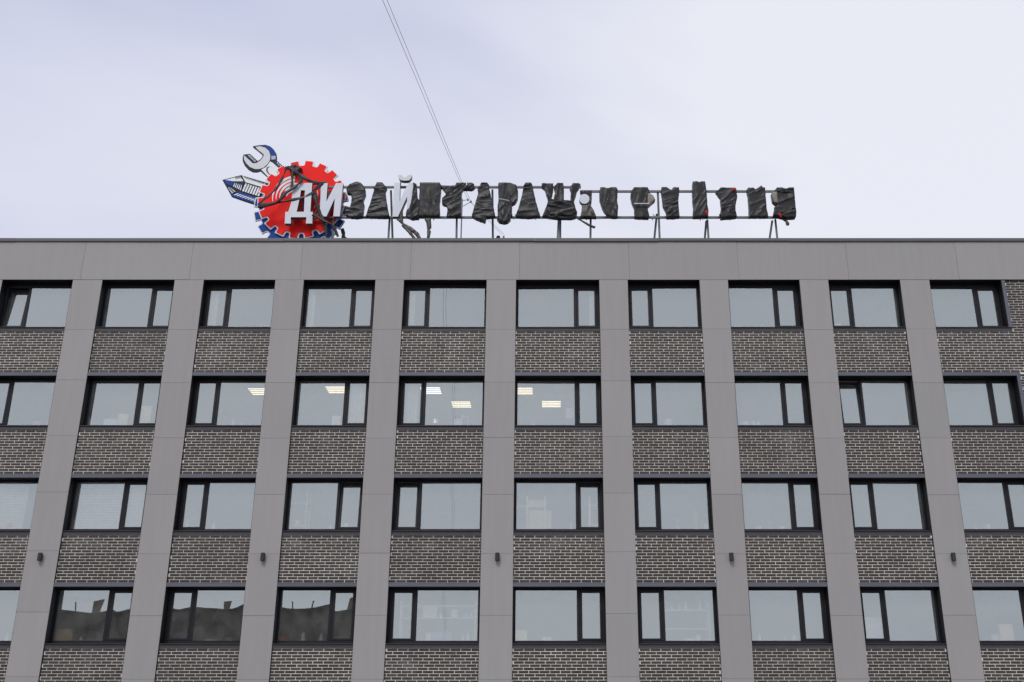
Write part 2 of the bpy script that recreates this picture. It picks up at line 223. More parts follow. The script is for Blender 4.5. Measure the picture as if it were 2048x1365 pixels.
ITEMS = [
  ('cup', -8.047, 0, 0.07, 0.11, 'small white cup on window sill, top row, eighth bay from brick end'),
  ('tubes', -7.865, 0, 0.21, 0.244, 'rack of thin glass tubes on window sill, top row, eighth bay from brick end'),
  ('roll', 5.378, 0, 0.21, 0.14, 'white paper roll lying on window sill, top row, third bay from brick end'),
  ('bottle', 6.049, 0, 0.098, 0.215, 'pale round-shouldered bottle on window sill, top row, third bay from brick end'),
  ('box', 8.158, 0, 0.196, 0.185, 'small white carton on window sill, top row, second bay from brick end'),
  ('bottle', 9.709, 0, 0.098, 0.2, 'shorter clear bottle on window sill, top row, second bay from brick end'),
  ('bottle', 9.835, 0, 0.098, 0.229, 'taller clear bottle on window sill, top row, second bay from brick end'),
  ('box_pink', -13.693, 1, 0.23, 0.166, 'low pinkish box on window sill, second row, tenth bay from brick end'),
  ('jar', -12.289, 1, 0.135, 0.281, 'white jar with round lid on window sill, second row, ninth bay from brick end'),
  ('papers', -11.722, 1, 0.351, 0.252, 'stack of white papers on window sill, second row, ninth bay from brick end'),
  ('box_cream', -11.384, 1, 0.27, 0.383, 'square cream box on window sill, second row, ninth bay from brick end'),
  ('box_cream', -10.776, 1, 0.27, 0.614, 'tall cream folder box on window sill, second row, ninth bay from brick end'),
  ('jar', -8.413, 1, 0.095, 0.223, 'small white jar on window sill, second row, eighth bay from brick end'),
  ('cup', -8.17, 1, 0.081, 0.122, 'tiny white cup on window sill, second row, eighth bay from brick end'),
  ('box', -5.631, 1, 0.23, 0.325, 'grey-white carton on window sill, second row, seventh bay from brick end'),
  ('box_cream', -4.97, 1, 0.189, 0.455, 'upright cream box on window sill, second row, seventh bay from brick end'),
  ('lamp', -2.957, 1, 0.176, 0.238, 'white drum-shade lamp on window sill, second row, sixth bay from brick end'),
  ('box', -2.35, 1, 0.203, 0.238, 'white appliance box on window sill, second row, sixth bay from brick end'),
  ('rod', -0.648, 1, 0.041, 0.397, 'thin white measuring rod on window sill, second row, fifth bay from brick end'),
  ('cup', -0.324, 1, 0.135, 0.122, 'white bowl on window sill, second row, fifth bay from brick end'),
  ('pot', 3.322, 1, 0.243, 0.223, 'white flower pot on window sill, second row, fourth bay from brick end'),
  ('bowl', 5.402, 1, 0.243, 0.166, 'shallow white bowl on window sill, second row, third bay from brick end'),
  ('jar', 5.618, 1, 0.108, 0.195, 'squat glass jar on window sill, second row, third bay from brick end'),
  ('jar', 5.753, 1, 0.108, 0.209, 'glass jar with lid on window sill, second row, third bay from brick end'),
  ('cup', 6.928, 1, 0.122, 0.137, 'white mug on window sill, second row, third bay from brick end'),
  ('box_red', -13.967, 2, 0.104, 0.218, 'small red box on window sill, third row, tenth bay from brick end'),
  ('bottle', -9.442, 2, 0.117, 0.218, 'white squat bottle on window sill, third row, eighth bay from brick end'),
  ('bottle', -9.325, 2, 0.104, 0.329, 'tall white bottle on window sill, third row, eighth bay from brick end'),
  ('cup', -9.155, 2, 0.117, 0.134, 'cream cup on window sill, third row, eighth bay from brick end'),
  ('bottle', -8.633, 2, 0.104, 0.273, 'narrow-waisted white bottle on window sill, third row, eighth bay from brick end'),
  ('bottle', -5.595, 2, 0.091, 0.204, 'white pump bottle on window sill, third row, seventh bay from brick end'),
  ('bottle', -5.295, 2, 0.091, 0.231, 'pale bottle with pointed cap on window sill, third row, seventh bay from brick end'),
  ('jar', -5.19, 2, 0.13, 0.231, 'white lidded canister on window sill, third row, seventh bay from brick end'),
  ('bottle', 0.678, 2, 0.065, 0.287, 'slim clear bottle on window sill, third row, fifth bay from brick end'),
  ('plant', 2.582, 2, 0.235, 0.231, 'low green spreading plant on window sill, third row, fourth bay from brick end'),
  ('plant_pale', 3.456, 2, 0.444, 0.413, 'pale many-leaved plant on window sill, third row, fourth bay from brick end'),
  ('plant_pale', 3.938, 2, 0.47, 0.664, 'tall pale arching plant on window sill, third row, fourth bay from brick end'),
  ('pot', 4.199, 2, 0.144, 0.19, 'cream flower pot on window sill, third row, fourth bay from brick end'),
  ('bowl', 5.556, 2, 0.183, 0.12, 'shallow white dish on window sill, third row, third bay from brick end'),
  ('plant_pale', 5.869, 2, 0.235, 0.357, 'thin-stemmed plant on window sill, third row, third bay from brick end'),
  ('pot', 6.169, 2, 0.144, 0.134, 'low white pot on window sill, third row, third bay from brick end'),
  ('plant_pale', 11.229, 2, 0.209, 0.273, 'small spidery plant on window sill, third row, first bay from brick end'),
  ('pot', 11.528, 2, 0.157, 0.176, 'white flower pot on window sill, third row, first bay from brick end'),
  ('bottle', -13.534, 3, 0.101, 0.265, 'white funnel-topped bottle on window sill, fourth row, tenth bay from brick end'),
  ('carton', -12.075, 3, 0.428, 0.333, 'brown cardboard carton on window sill, fourth row, ninth bay from brick end'),
  ('bottle', -11.66, 3, 0.076, 0.171, 'tiny pale figurine bottle on window sill, fourth row, ninth bay from brick end'),
  ('papers', -8.402, 3, 0.227, 0.09, 'thin white paper pad on window sill, fourth row, eighth bay from brick end'),
  ('carton', -7.924, 3, 0.176, 0.117, 'low brown box on window sill, fourth row, eighth bay from brick end'),
  ('spray', -6.075, 3, 0.126, 0.319, 'blue-capped white bottle on window sill, fourth row, seventh bay from brick end'),
  ('bottle_w', -5.622, 3, 0.113, 0.239, 'white plastic bottle on window sill, fourth row, seventh bay from brick end'),
  ('box_red', -6.591, 3, 0.201, 0.158, 'low red box on window sill, fourth row, seventh bay from brick end'),
  ('box_cream', -2.918, 3, 0.126, 0.239, 'cream carton on window sill, fourth row, sixth bay from brick end'),
  ('box_blue', -2.591, 3, 0.503, 0.265, 'long bluish box on window sill, fourth row, sixth bay from brick end'),
  ('bottle', -2.063, 3, 0.063, 0.239, 'slim laboratory bottle on window sill, fourth row, sixth bay from brick end'),
  ('bottle', -1.937, 3, 0.076, 0.265, 'stout laboratory bottle on window sill, fourth row, sixth bay from brick end'),
  ('tubes', -1.774, 3, 0.126, 0.292, 'rack of thin glass tubes on window sill, fourth row, sixth bay from brick end'),
  ('box_cream', -0.604, 3, 0.302, 0.306, 'cream box on window sill, fourth row, fifth bay from brick end'),
  ('papers', 0.05, 3, 0.252, 0.144, 'crumpled white paper pile on window sill, fourth row, fifth bay from brick end'),
  ('jar', 3.849, 3, 0.151, 0.212, 'white jar on window sill, fourth row, fourth bay from brick end'),
  ('papers', 3.623, 3, 0.252, 0.117, 'low white tray on window sill, fourth row, fourth bay from brick end'),
  ('bottle', 5.396, 3, 0.076, 0.252, 'pointed white bottle on window sill, fourth row, third bay from brick end'),
  ('bottle', 6.038, 3, 0.05, 0.171, 'tiny pointed bottle on window sill, fourth row, third bay from brick end'),
  ('jar', 6.264, 3, 0.088, 0.212, 'white capped jar on window sill, fourth row, third bay from brick end'),
  ('box_cream', 11.295, 3, 0.164, 0.198, 'small cream box on window sill, fourth row, first bay from brick end'),
  ('box_cream', 11.597, 3, 0.34, 0.454, 'large cream box on window sill, fourth row, first bay from brick end'),
]
# ------------------------------------------------------------------ materials
def newmat(name):
    m = bpy.data.materials.new(name); m.use_nodes = True
    return m, m.node_tree, m.node_tree.nodes['Principled BSDF']
def mat(name, col, rough=0.6, var=0.12, scale=6.0, metal=0.0, bump=0.0, bscale=40.0, spec=0.5, objvar=0.0, stretch=(1, 1, 1), emit=None):
    m, t, p = newmat(name); n = t.nodes.new; l = t.links.new
    p.inputs['Roughness'].default_value = rough; p.inputs['Metallic'].default_value = metal; p.inputs['Specular IOR Level'].default_value = spec
    g = n('ShaderNodeNewGeometry'); mpn = n('ShaderNodeMapping'); mpn.inputs['Scale'].default_value = stretch
    l(g.outputs['Position'], mpn.inputs['Vector'])
    z = n('ShaderNodeTexNoise'); z.inputs['Scale'].default_value = scale; z.inputs['Detail'].default_value = 5
    l(mpn.outputs[0], z.inputs['Vector'])
    mr = n('ShaderNodeMapRange'); mr.inputs['From Min'].default_value = 0.25; mr.inputs['From Max'].default_value = 0.75
    mr.inputs['To Min'].default_value = 1 - var; mr.inputs['To Max'].default_value = 1 + var
    l(z.outputs['Fac'], mr.inputs['Value'])
    val = mr.outputs[0]
    if objvar:
        oi = n('ShaderNodeObjectInfo'); m2 = n('ShaderNodeMapRange'); m2.inputs['To Min'].default_value = 1 - objvar; m2.inputs['To Max'].default_value = 1 + objvar
        l(oi.outputs['Random'], m2.inputs['Value']); mu = n('ShaderNodeMath'); mu.operation = 'MULTIPLY'; l(val, mu.inputs[0]); l(m2.outputs[0], mu.inputs[1]); val = mu.outputs[0]
    sc_ = n('ShaderNodeVectorMath'); sc_.operation = 'SCALE'; sc_.inputs[0].default_value = col; l(val, sc_.inputs['Scale'])
    l(sc_.outputs[0], p.inputs['Base Color'])
    if bump:
        b = n('ShaderNodeBump'); b.inputs['Strength'].default_value = bump; b.inputs['Distance'].default_value = 0.01
        z2 = n('ShaderNodeTexNoise'); z2.inputs['Scale'].default_value = bscale; z2.inputs['Detail'].default_value = 4
        l(mpn.outputs[0], z2.inputs['Vector']); l(z2.outputs['Fac'], b.inputs['Height']); l(b.outputs[0], p.inputs['Normal'])
    if emit:
        p.inputs['Emission Color'].default_value = (*emit[0], 1); p.inputs['Emission Strength'].default_value = emit[1]
    return m
M = {}
# fibre-cement cladding: faint streaks and dirt
def cladding():
    m, t, p = newmat('cladding'); n = t.nodes.new; l = t.links.new
    p.inputs['Roughness'].default_value = 0.62; p.inputs['Specular IOR Level'].default_value = 0.4
    g = n('ShaderNodeNewGeometry')
    a = n('ShaderNodeTexNoise'); a.inputs['Scale'].default_value = 0.55; a.inputs['Detail'].default_value = 3; l(g.outputs['Position'], a.inputs['Vector'])
    mpn = n('ShaderNodeMapping'); mpn.inputs['Scale'].default_value = (2.6, 1, 0.22); l(g.outputs['Position'], mpn.inputs['Vector'])
    b = n('ShaderNodeTexNoise'); b.inputs['Scale'].default_value = 2.2; b.inputs['Detail'].default_value = 6; b.inputs['Roughness'].default_value = 0.65; l(mpn.outputs[0], b.inputs['Vector'])
    c = n('ShaderNodeTexNoise'); c.inputs['Scale'].default_value = 90; c.inputs['Detail'].default_value = 3; l(g.outputs['Position'], c.inputs['Vector'])
    oi = n('ShaderNodeObjectInfo')
    def rng(o, lo, hi, f0=0.3, f1=0.7):
        r = n('ShaderNodeMapRange'); r.inputs['From Min'].default_value = f0; r.inputs['From Max'].default_value = f1; r.inputs['To Min'].default_value = lo; r.inputs['To Max'].default_value = hi; l(o, r.inputs['Value']); return r.outputs[0]
    def mul(x, y):
        r = n('ShaderNodeMath'); r.operation = 'MULTIPLY'; l(x, r.inputs[0]); l(y, r.inputs[1]); return r.outputs[0]
    v = mul(mul(rng(b.outputs['Fac'], 0.955, 1.025), rng(c.outputs['Fac'], 0.97, 1.03)), rng(oi.outputs['Random'], 0.965, 1.03, 0, 1))
    rmp = n('ShaderNodeValToRGB'); e = rmp.color_ramp.elements
    e[0].position = 0.32; e[0].color = (0.324, 0.309, 0.308, 1); e[1].position = 0.68; e[1].color = (0.322, 0.315, 0.312, 1)
    l(a.outputs['Fac'], rmp.inputs['Fac'])
    s = n('ShaderNodeVectorMath'); s.operation = 'SCALE'; l(rmp.outputs['Color'], s.inputs[0]); l(v, s.inputs['Scale']); l(s.outputs[0], p.inputs['Base Color'])
    bp_ = n('ShaderNodeBump'); bp_.inputs['Strength'].default_value = 0.12; bp_.inputs['Distance'].default_value = 0.01; l(a.outputs['Fac'], bp_.inputs['Height']); l(bp_.outputs[0], p.inputs['Normal'])
    return m
M['cladding'] = cladding()
def brickmat(name, per_object):
    m, t, p = newmat(name); n = t.nodes.new; l = t.links.new
    p.inputs['Roughness'].default_value = 0.75
    if per_object:
        o = n('ShaderNodeObjectInfo').outputs['Random']
    else:
        a = n('ShaderNodeAttribute'); a.attribute_name = 'tone'; o = a.outputs['Fac']
    r = n('ShaderNodeValToRGB'); e = r.color_ramp.elements
    e[0].position = 0; e[0].color = (0.033, 0.026, 0.022, 1); e[1].position = 1; e[1].color = (0.082, 0.069, 0.061, 1)
    k = e.new(0.55); k.color = (0.047, 0.038, 0.033, 1); k = e.new(0.92); k.color = (0.060, 0.051, 0.046, 1)
    l(o, r.inputs['Fac'])
    g = n('ShaderNodeNewGeometry')
    z = n('ShaderNodeTexNoise'); z.inputs['Scale'].default_value = 16; z.inputs['Detail'].default_value = 6; z.inputs['Roughness'].default_value = 0.7; l(g.outputs['Position'], z.inputs['Vector'])
    z2 = n('ShaderNodeTexNoise'); z2.inputs['Scale'].default_value = 1.3; z2.inputs['Detail'].default_value = 5; l(g.outputs['Position'], z2.inputs['Vector'])
    mr = n('ShaderNodeMapRange'); mr.inputs['From Min'].default_value = 0.3; mr.inputs['From Max'].default_value = 0.7; mr.inputs['To Min'].default_value = 0.65; mr.inputs['To Max'].default_value = 1.35; l(z.outputs['Fac'], mr.inputs['Value'])
    s = n('ShaderNodeVectorMath'); s.operation = 'SCALE'; l(r.outputs['Color'], s.inputs[0]); l(mr.outputs[0], s.inputs['Scale'])
    # lime bloom smears
    mm = n('ShaderNodeMapRange'); mm.inputs['From Min'].default_value = 0.57; mm.inputs['From Max'].default_value = 0.75; mm.inputs['To Max'].default_value = 0.28; l(z2.outputs['Fac'], mm.inputs['Value'])
    q = n('ShaderNodeMath'); q.operation = 'MULTIPLY'; l(mm.outputs[0], q.inputs[0]); l(z.outputs['Fac'], q.inputs[1])
    mx = n('ShaderNodeMixRGB'); mx.inputs['Color2'].default_value = (0.42, 0.41, 0.40, 1); l(q.outputs[0], mx.inputs['Fac']); l(s.outputs[0], mx.inputs['Color1']); l(mx.outputs[0], p.inputs['Base Color'])
    b = n('ShaderNodeBump'); b.inputs['Strength'].default_value = 0.5; b.inputs['Distance'].default_value = 0.006; l(z.outputs['Fac'], b.inputs['Height']); l(b.outputs[0], p.inputs['Normal'])
    return m
M['brick_obj'] = brickmat('brick_single', True)
M['brick'] = brickmat('brick_bulk', False)
M['mortar'] = mat('mortar', (0.72, 0.69, 0.64), 0.9, 0.22, 2.2, bump=0.3, bscale=120, objvar=0.12)
M['core'] = mat('pilaster_core', (0.035, 0.035, 0.038), 0.8)
M['frame'] = mat('window_frame', (0.012, 0.0125, 0.017), 0.48, 0.15, 3, spec=0.28, objvar=0.1)
M['reveal'] = mat('reveal_metal', (0.010, 0.010, 0.013), 0.55, 0.15, 2, spec=0.25)
M['trim'] = mat('lintel_metal', (0.098, 0.106, 0.134), 0.45, 0.10, 2.5, stretch=(0.6, 1, 3), objvar=0.08)
M['sill'] = mat('sill_metal', (0.048, 0.049, 0.058), 0.5, 0.15, 3, objvar=0.08)
M['cap'] = mat('parapet_cap', (0.105, 0.106, 0.118), 0.5, 0.1, 0.8)
M['steel'] = mat('sign_steel', (0.13, 0.145, 0.155), 0.5, 0.25, 5)
M['film'] = mat('plastic_film', (0.019, 0.019, 0.022), 0.40, 0.2, 7, spec=0.3, bump=0.10, bscale=30, stretch=(1, 1, 2.2), objvar=0.12)
M['film_old'] = mat('faded_plastic_film', (0.060, 0.054, 0.044), 0.45, 0.5, 9, bump=0.4, bscale=30)
M['film_in'] = mat('film_underside', (0.22, 0.20, 0.165), 0.5, 0.3, 8)
M['letter'] = mat('letter_face', (0.62, 0.65, 0.73), 0.4, 0.05, 4)
M['letter_side'] = mat('letter_side', (0.10, 0.105, 0.115), 0.5)
M['red'] = mat('gear_red', (0.93, 0.016, 0.014), 0.5, 0.07, 2.5, spec=0.12)
M['blue'] = mat('gear_blue', (0.008, 0.060, 0.30), 0.5, 0.12, 3, spec=0.15)
M['navy'] = mat('art_navy', (0.018, 0.035, 0.10), 0.45, 0.2, 6, spec=0.15)
M['ink'] = mat('art_ink', (0.022, 0.024, 0.028), 0.45, 0.2, 6, spec=0.15)
M['artwhite'] = mat('art_white', (0.78, 0.80, 0.84), 0.4, 0.05, 6)
M['artgrey'] = mat('art_grey', (0.62, 0.63, 0.69), 0.4, 0.05, 3)
M['artpale'] = mat('art_pale_blue', (0.38, 0.45, 0.62), 0.4, 0.15, 6)
M['lampbody'] = mat('wall_light_black', (0.022, 0.022, 0.026), 0.5)
M['roof'] = mat('roof_felt', (0.10, 0.10, 0.10), 0.9, 0.2, 1)
M['room'] = mat('room_paint', (0.78, 0.78, 0.75), 0.9, 0.06, 1)
M['ceil'] = mat('ceiling_paint', (0.85, 0.85, 0.83), 0.9, 0.04, 1)
M['floor'] = mat('room_floor', (0.35, 0.31, 0.27), 0.7)
M['white'] = mat('white_plastic', (0.88, 0.88, 0.86), 0.4, 0.04)
M['glassy'] = mat('pale_glass', (0.74, 0.78, 0.78), 0.2, 0.05)
M['cream'] = mat('cream_card', (0.88, 0.76, 0.55), 0.7, 0.06)
M['carton'] = mat('brown_card', (0.55, 0.40, 0.24), 0.8, 0.1)
M['pink'] = mat('pink_card', (0.75, 0.45, 0.42), 0.7)
M['redp'] = mat('red_card', (0.62, 0.06, 0.05), 0.6)
M['bluep'] = mat('blue_plastic', (0.10, 0.25, 0.55), 0.5)
M['bluebox'] = mat('dull_blue_card', (0.25, 0.33, 0.60), 0.6)
M['paper'] = mat('paper', (0.88, 0.88, 0.88), 0.8, 0.06)
M['leaf'] = mat('leaf_green', (0.14, 0.40, 0.14), 0.5, 0.3, 20)
M['leafpale'] = mat('leaf_pale', (0.46, 0.54, 0.40), 0.5, 0.3, 20)
M['soil'] = mat('soil', (0.05, 0.035, 0.02), 0.95)
M['cloth'] = mat('curtain_cloth', (0.82, 0.82, 0.77), 0.9, 0.06, 3)
M['slat'] = mat('blind_slat', (0.85, 0.86, 0.87), 0.5)
M['wood'] = mat('pale_wood', (0.82, 0.64, 0.42), 0.6, 0.15, 8, stretch=(1, 1, 0.2))
M['tube'] = mat('lit_tube', (0.9, 0.88, 0.8), 0.5, emit=((1.0, 0.86, 0.58), 1.5))
M['tube_cool'] = mat('lit_tube_cool', (0.9, 0.9, 0.88), 0.5, emit=((0.92, 0.97, 1.0), 1.8))
M['fixture'] = mat('light_fixture', (0.22, 0.22, 0.22), 0.4)
M['asphalt'] = mat('asphalt', (0.055, 0.055, 0.057), 0.9, 0.2, 3, bump=0.4, bscale=80)
M['paving'] = mat('paving', (0.22, 0.215, 0.21), 0.85, 0.15, 2)
M['kerb'] = mat('kerb_stone', (0.30, 0.30, 0.29), 0.85)
M['ground'] = mat('ground', (0.11, 0.105, 0.09), 0.95, 0.25, 0.2)
M['housewall'] = mat('house_wall', (0.085, 0.072, 0.056), 0.9, 0.75, 1.6, stretch=(1, 1, 0.10))
M['houseroof'] = mat('house_roof', (0.07, 0.065, 0.06), 0.8, 0.2, 1)
M['chimney'] = mat('chimney_brick', (0.24, 0.18, 0.12), 0.9, 0.2, 4)
M['hwin'] = mat('house_window', (0.05, 0.055, 0.06), 0.15, 0.1)
M['timber'] = mat('pole_timber', (0.16, 0.12, 0.08), 0.9, 0.2, 4, stretch=(1, 1, 0.1))
M['cable'] = mat('cable', (0.16, 0.16, 0.18), 0.6)
M['board'] = mat('wall_board', (0.66, 0.55, 0.45), 0.8, 0.1, 3)
def glass():
    m = bpy.data.materials.new('coated_glass'); m.use_nodes = True; t = m.node_tree; t.nodes.clear(); n = t.nodes.new; l = t.links.new
    o = n('ShaderNodeOutputMaterial'); mx = n('ShaderNodeMixShader'); gl = n('ShaderNodeBsdfGlossy'); tr = n('ShaderNodeBsdfTransparent')
    gl.inputs['Roughness'].default_value = 0.0; gl.inputs['Color'].default_value = (0.90, 0.99, 1.0, 1); tr.inputs['Color'].default_value = (1.0, 1.0, 1.0, 1)
    lw = n('ShaderNodeFresnel'); lw.inputs['IOR'].default_value = 1.5
    ad = n('ShaderNodeMath'); ad.operation = 'ADD'; ad.inputs[1].default_value = 0.36; ad.use_clamp = True; l(lw.outputs[0], ad.inputs[0])
    # faint dust film, its diffuse share raised as haze to brighten the panes
    df = n('ShaderNodeBsdfDiffuse'); df.inputs['Color'].default_value = (0.6, 0.6, 0.58, 1)
    g = n('ShaderNodeNewGeometry'); z = n('ShaderNodeTexNoise'); z.inputs['Scale'].default_value = 2.3; z.inputs['Detail'].default_value = 7; z.inputs['Roughness'].default_value = 0.62; l(g.outputs['Position'], z.inputs['Vector'])
    mr = n('ShaderNodeMapRange'); mr.inputs['From Min'].default_value = 0.35; mr.inputs['From Max'].default_value = 0.8; mr.inputs['To Min'].default_value = 0.03; mr.inputs['To Max'].default_value = 0.16; l(z.outputs['Fac'], mr.inputs['Value'])
    m2 = n('ShaderNodeMixShader')
    l(ad.outputs[0], mx.inputs['Fac']); l(tr.outputs[0], mx.inputs[1]); l(gl.outputs[0], mx.inputs[2])
    l(mr.outputs[0], m2.inputs['Fac']); l(mx.outputs[0], m2.inputs[1]); l(df.outputs[0], m2.inputs[2]); l(m2.outputs[0], o.inputs['Surface'])
    return m
M['glass'] = glass()

# ------------------------------------------------------------------ mesh helpers
class MB:
    def __init__(s): s.v = []; s.f = []; s.mi = []
    def box(s, x0, x1, y0, y1, z0, z1, mi=0):
        b = len(s.v); s.v += [(x0, y0, z0), (x1, y0, z0), (x1, y1, z0), (x0, y1, z0), (x0, y0, z1), (x1, y0, z1), (x1, y1, z1), (x0, y1, z1)]
        for q in ((0, 3, 2, 1), (4, 5, 6, 7), (0, 1, 5, 4), (1, 2, 6, 5), (2, 3, 7, 6), (3, 0, 4, 7)): s.f.append(tuple(b + i for i in q)); s.mi.append(mi)
        return s
    def quad(s, *p, mi=0):
        b = len(s.v); s.v += list(p); s.f.append(tuple(range(b, b + len(p)))); s.mi.append(mi); return s
    def lathe(s, prof, n=14, cx=0, cy=0, mi=0):
        b = len(s.v)
        for r, z in prof:
            for k in range(n):
                a = 2 * math.pi * k / n; s.v.append((cx + r * math.cos(a), cy + r * math.sin(a), z))
        for i in range(len(prof) - 1):
            for k in range(n):
                s.f.append((b + i * n + k, b + i * n + (k + 1) % n, b + (i + 1) * n + (k + 1) % n, b + (i + 1) * n + k)); s.mi.append(mi)
        s.f.append(tuple(b + k for k in reversed(range(n)))); s.mi.append(mi)
        s.f.append(tuple(b + (len(prof) - 1) * n + k for k in range(n))); s.mi.append(mi)
        return s
    def tube(s, pts, r, n=8, mi=0, flat=1.0):
        pts = [Vector(p) for p in pts]; b = len(s.v); up = Vector((0, 1, 0))
        for i, p in enumerate(pts):
            d = (pts[min(i + 1, len(pts) - 1)] - pts[max(i - 1, 0)]).normalized()
            u = up if abs(d.dot(up)) < 0.95 else Vector((1, 0, 0))
            a = d.cross(u).normalized(); c = a.cross(d)
            for k in range(n):
                t = 2 * math.pi * k / n; s.v.append(tuple(p + a * (r * math.cos(t)) + c * (r * flat * math.sin(t))))
        for i in range(len(pts) - 1):
            for k in range(n):
                s.f.append((b + i * n + k, b + i * n + (k + 1) % n, b + (i + 1) * n + (k + 1) % n, b + (i + 1) * n + k)); s.mi.append(mi)
        s.f.append(tuple(b + k for k in reversed(range(n)))); s.mi.append(mi)
        e = b + (len(pts) - 1) * n; s.f.append(tuple(e + k for k in range(n))); s.mi.append(mi)
        return s
    def build(s, name, mats, parent=None, smooth=False):
        me = bpy.data.meshes.new(name); me.from_pydata(s.v, [], s.f)
        if not isinstance(mats, (list, tuple)): mats = [mats]
        for m in mats: me.materials.append(m)
        if len(mats) > 1: me.polygons.foreach_set('material_index', s.mi)
        if smooth: me.polygons.foreach_set('use_smooth', [True] * len(me.polygons))
        me.update()
        return link(name, me, parent)
def link(name, me, parent=None):
    o = bpy.data.objects.new(name, me); C.objects.link(o)
    if parent is not None: o.parent = parent
    return o
def empty(name, loc=(0, 0, 0), parent=None):
    o = bpy.data.objects.new(name, None); C.objects.link(o); o.location = loc; o.empty_display_size = 0.2
    if parent is not None: o.parent = parent
    return o
def tag(o, label, cat, group=None):
    o['label'] = label; o['category'] = cat
    if group: o['group'] = group
    return o
def struct(o):
    o['kind'] = 'structure'; return o
def bevel(o, wdt=0.004, seg=1):
    m = o.modifiers.new('edge', 'BEVEL'); m.width = wdt; m.segments = seg; m.limit_method = 'ANGLE'; return o
def plate(name, loops, yf, th, mats, parent=None, edge_mat=1):
    """flat board cut to an outline (x,z loops; further loops are holes), front face at yf, thickness th"""
    bm = bmesh.new(); es = []
    for lp in loops:
        vs = [bm.verts.new((x, yf, z)) for x, z in lp]
        for i in range(len(vs)): es.append(bm.edges.new((vs[i], vs[(i + 1) % len(vs)])))
    bmesh.ops.triangle_fill(bm, use_beauty=True, use_dissolve=False, edges=es, normal=(0, -1, 0))
    fr = list(bm.faces)
    for fc in fr:
        fc.normal_update()
        if fc.normal.y > 0: fc.normal_flip()
    ex = bmesh.ops.extrude_face_region(bm, geom=fr)
    bmesh.ops.translate(bm, vec=(0, th, 0), verts=[g for g in ex['geom'] if isinstance(g, bmesh.types.BMVert)])
    bm.normal_update()
    if not isinstance(mats, (list, tuple)): mats = [mats]
    if len(mats) > 1:
        for fc in bm.faces: fc.material_index = 0 if fc.normal.y < -0.9 else edge_mat
    # the front must be the un-extruded side
    bmesh.ops.recalc_face_normals(bm, faces=bm.faces)
    if len(mats) > 1:
        for fc in bm.faces: fc.material_index = 0 if fc.normal.y < -0.9 else edge_mat
    me = bpy.data.meshes.new(name); bm.to_mesh(me); bm.free()
    for m in mats: me.materials.append(m)
    return link(name, me, parent)

# ------------------------------------------------------------------ ground, road, pavement
struct(MB().box(-900, 900, -900, 900, -0.5, 0.0).build('ground', M['ground']))
struct(MB().box(-300, 300, -40, -9.0, -0.3, 0.004).build('road', M['asphalt']))
struct(MB().box(-300, 300, -8.85, -0.05, -0.3, 0.13).build('pavement', M['paving']))
struct(MB().box(-300, 300, -9.0, -8.853, -0.3, 0.14).build('kerb', M['kerb']))

# ------------------------------------------------------------------ the office building
SILL = [12.53, 9.715, 6.915, 4.115]
PIL = [(-18.76, -17.96), (-15.96, -15.16), (-13.185, -12.367), (-10.343, -9.535), (-7.529, -6.738), (-4.733, -3.942), (-1.626, -0.81),
       (1.517, 2.308), (4.320, 5.108), (7.112, 7.910), (9.920, 10.734)]
COLS = [(PIL[i][1], PIL[i + 1][0]) for i in range(10)] + [(10.734, 12.75)]      # bays 0..10
XR = 16.6; ZF = 13.954; ZC = 15.138; ZT = 15.223; CO = 1.2 / 16; LT = 1.30; LB = 1.405
YB = 0.058     # brick face
b = empty('office_building', (0, 0, 0)); tag(b, 'grey clad office block with dark brick panels and black framed windows', 'building')

# structure behind the skin
MB().box(-18.70, XR, 0.05, 0.45, ZF + 0.06, ZT - 0.04).build('parapet_wall', M['core'], b)
MB().box(-18.70, XR, 0.45, 14, 14.35, 14.6).build('roof_slab', M['roof'], b)
MB().box(-18.72, XR + 0.02, 13.9, 14.25, 0, ZT - 0.04).build('rear_wall', M['room'], b)
MB().box(-18.75, -18.45, 0.46, 13.9, 0, ZT - 0.04).build('side_wall', M['cladding'], b)
MB().box(XR - 0.30, XR + 0.01, 0.46, 13.9, 0, ZT - 0.04).build('side_wall', M['mortar'], b)
MB().box(-18.4, XR - 0.35, 5.6, 5.75, 0.1, 14.34).build('corridor_wall', M['room'], b)
for s in SILL + [1.315]:
    MB().box(-18.4, XR - 0.32, 0.43, 13.88, s - 1.12, s - 0.86).build('floor_slab', M['ceil'], b)
for i in (1, 3, 5, 7, 8, 10):
    xm = (PIL[i][0] + PIL[i][1]) / 2
    MB().box(xm - 0.06, xm + 0.06, 0.45, 5.59, 1.33, 14.33).build('partition_wall', M['room'], b)

# fascia panels and cap
fas = MB().box(-18.72, XR, 0.022, 0.048, ZF + 0.004, ZC + 0.02).build('fascia', M['core'], b)
jx = [-18.74, -16.06, -12.99, -9.945, -6.848, -3.771, -0.715, 2.363, 5.42, 8.5, 11.588, 14.66, XR]
for k in range(len(jx) - 1):
    dz = random.uniform(-0.004, 0.004)
    o = MB().box(jx[k] + 0.002, jx[k + 1] - 0.002, random.uniform(-0.003, 0.003), 0.02, ZF + dz + 0.003, ZC + 0.01).build('cladding_panel', M['cladding'], fas)
    bevel(o, 0.0015)
cap = MB()
cx0 = -18.85
edges = [-18.85, -15.0, -11.6, -7.4, -3.9, -0.3, 3.2, 6.9, 10.4, 13.8, XR + 0.08]
for k in range(len(edges) - 1):
    zj = random.uniform(-0.010, 0.008)
    cap.box(edges[k] + 0.002, edges[k + 1] - 0.002, -0.045 + random.uniform(-0.004, 0.004), -0.03, ZC + zj, ZT)
    cap.box(edges[k] + 0.002, edges[k + 1] - 0.002, -0.0299, 0.52, ZT - 0.012, ZT - 0.001)
cap.build('parapet_cap', M['cap'], b)

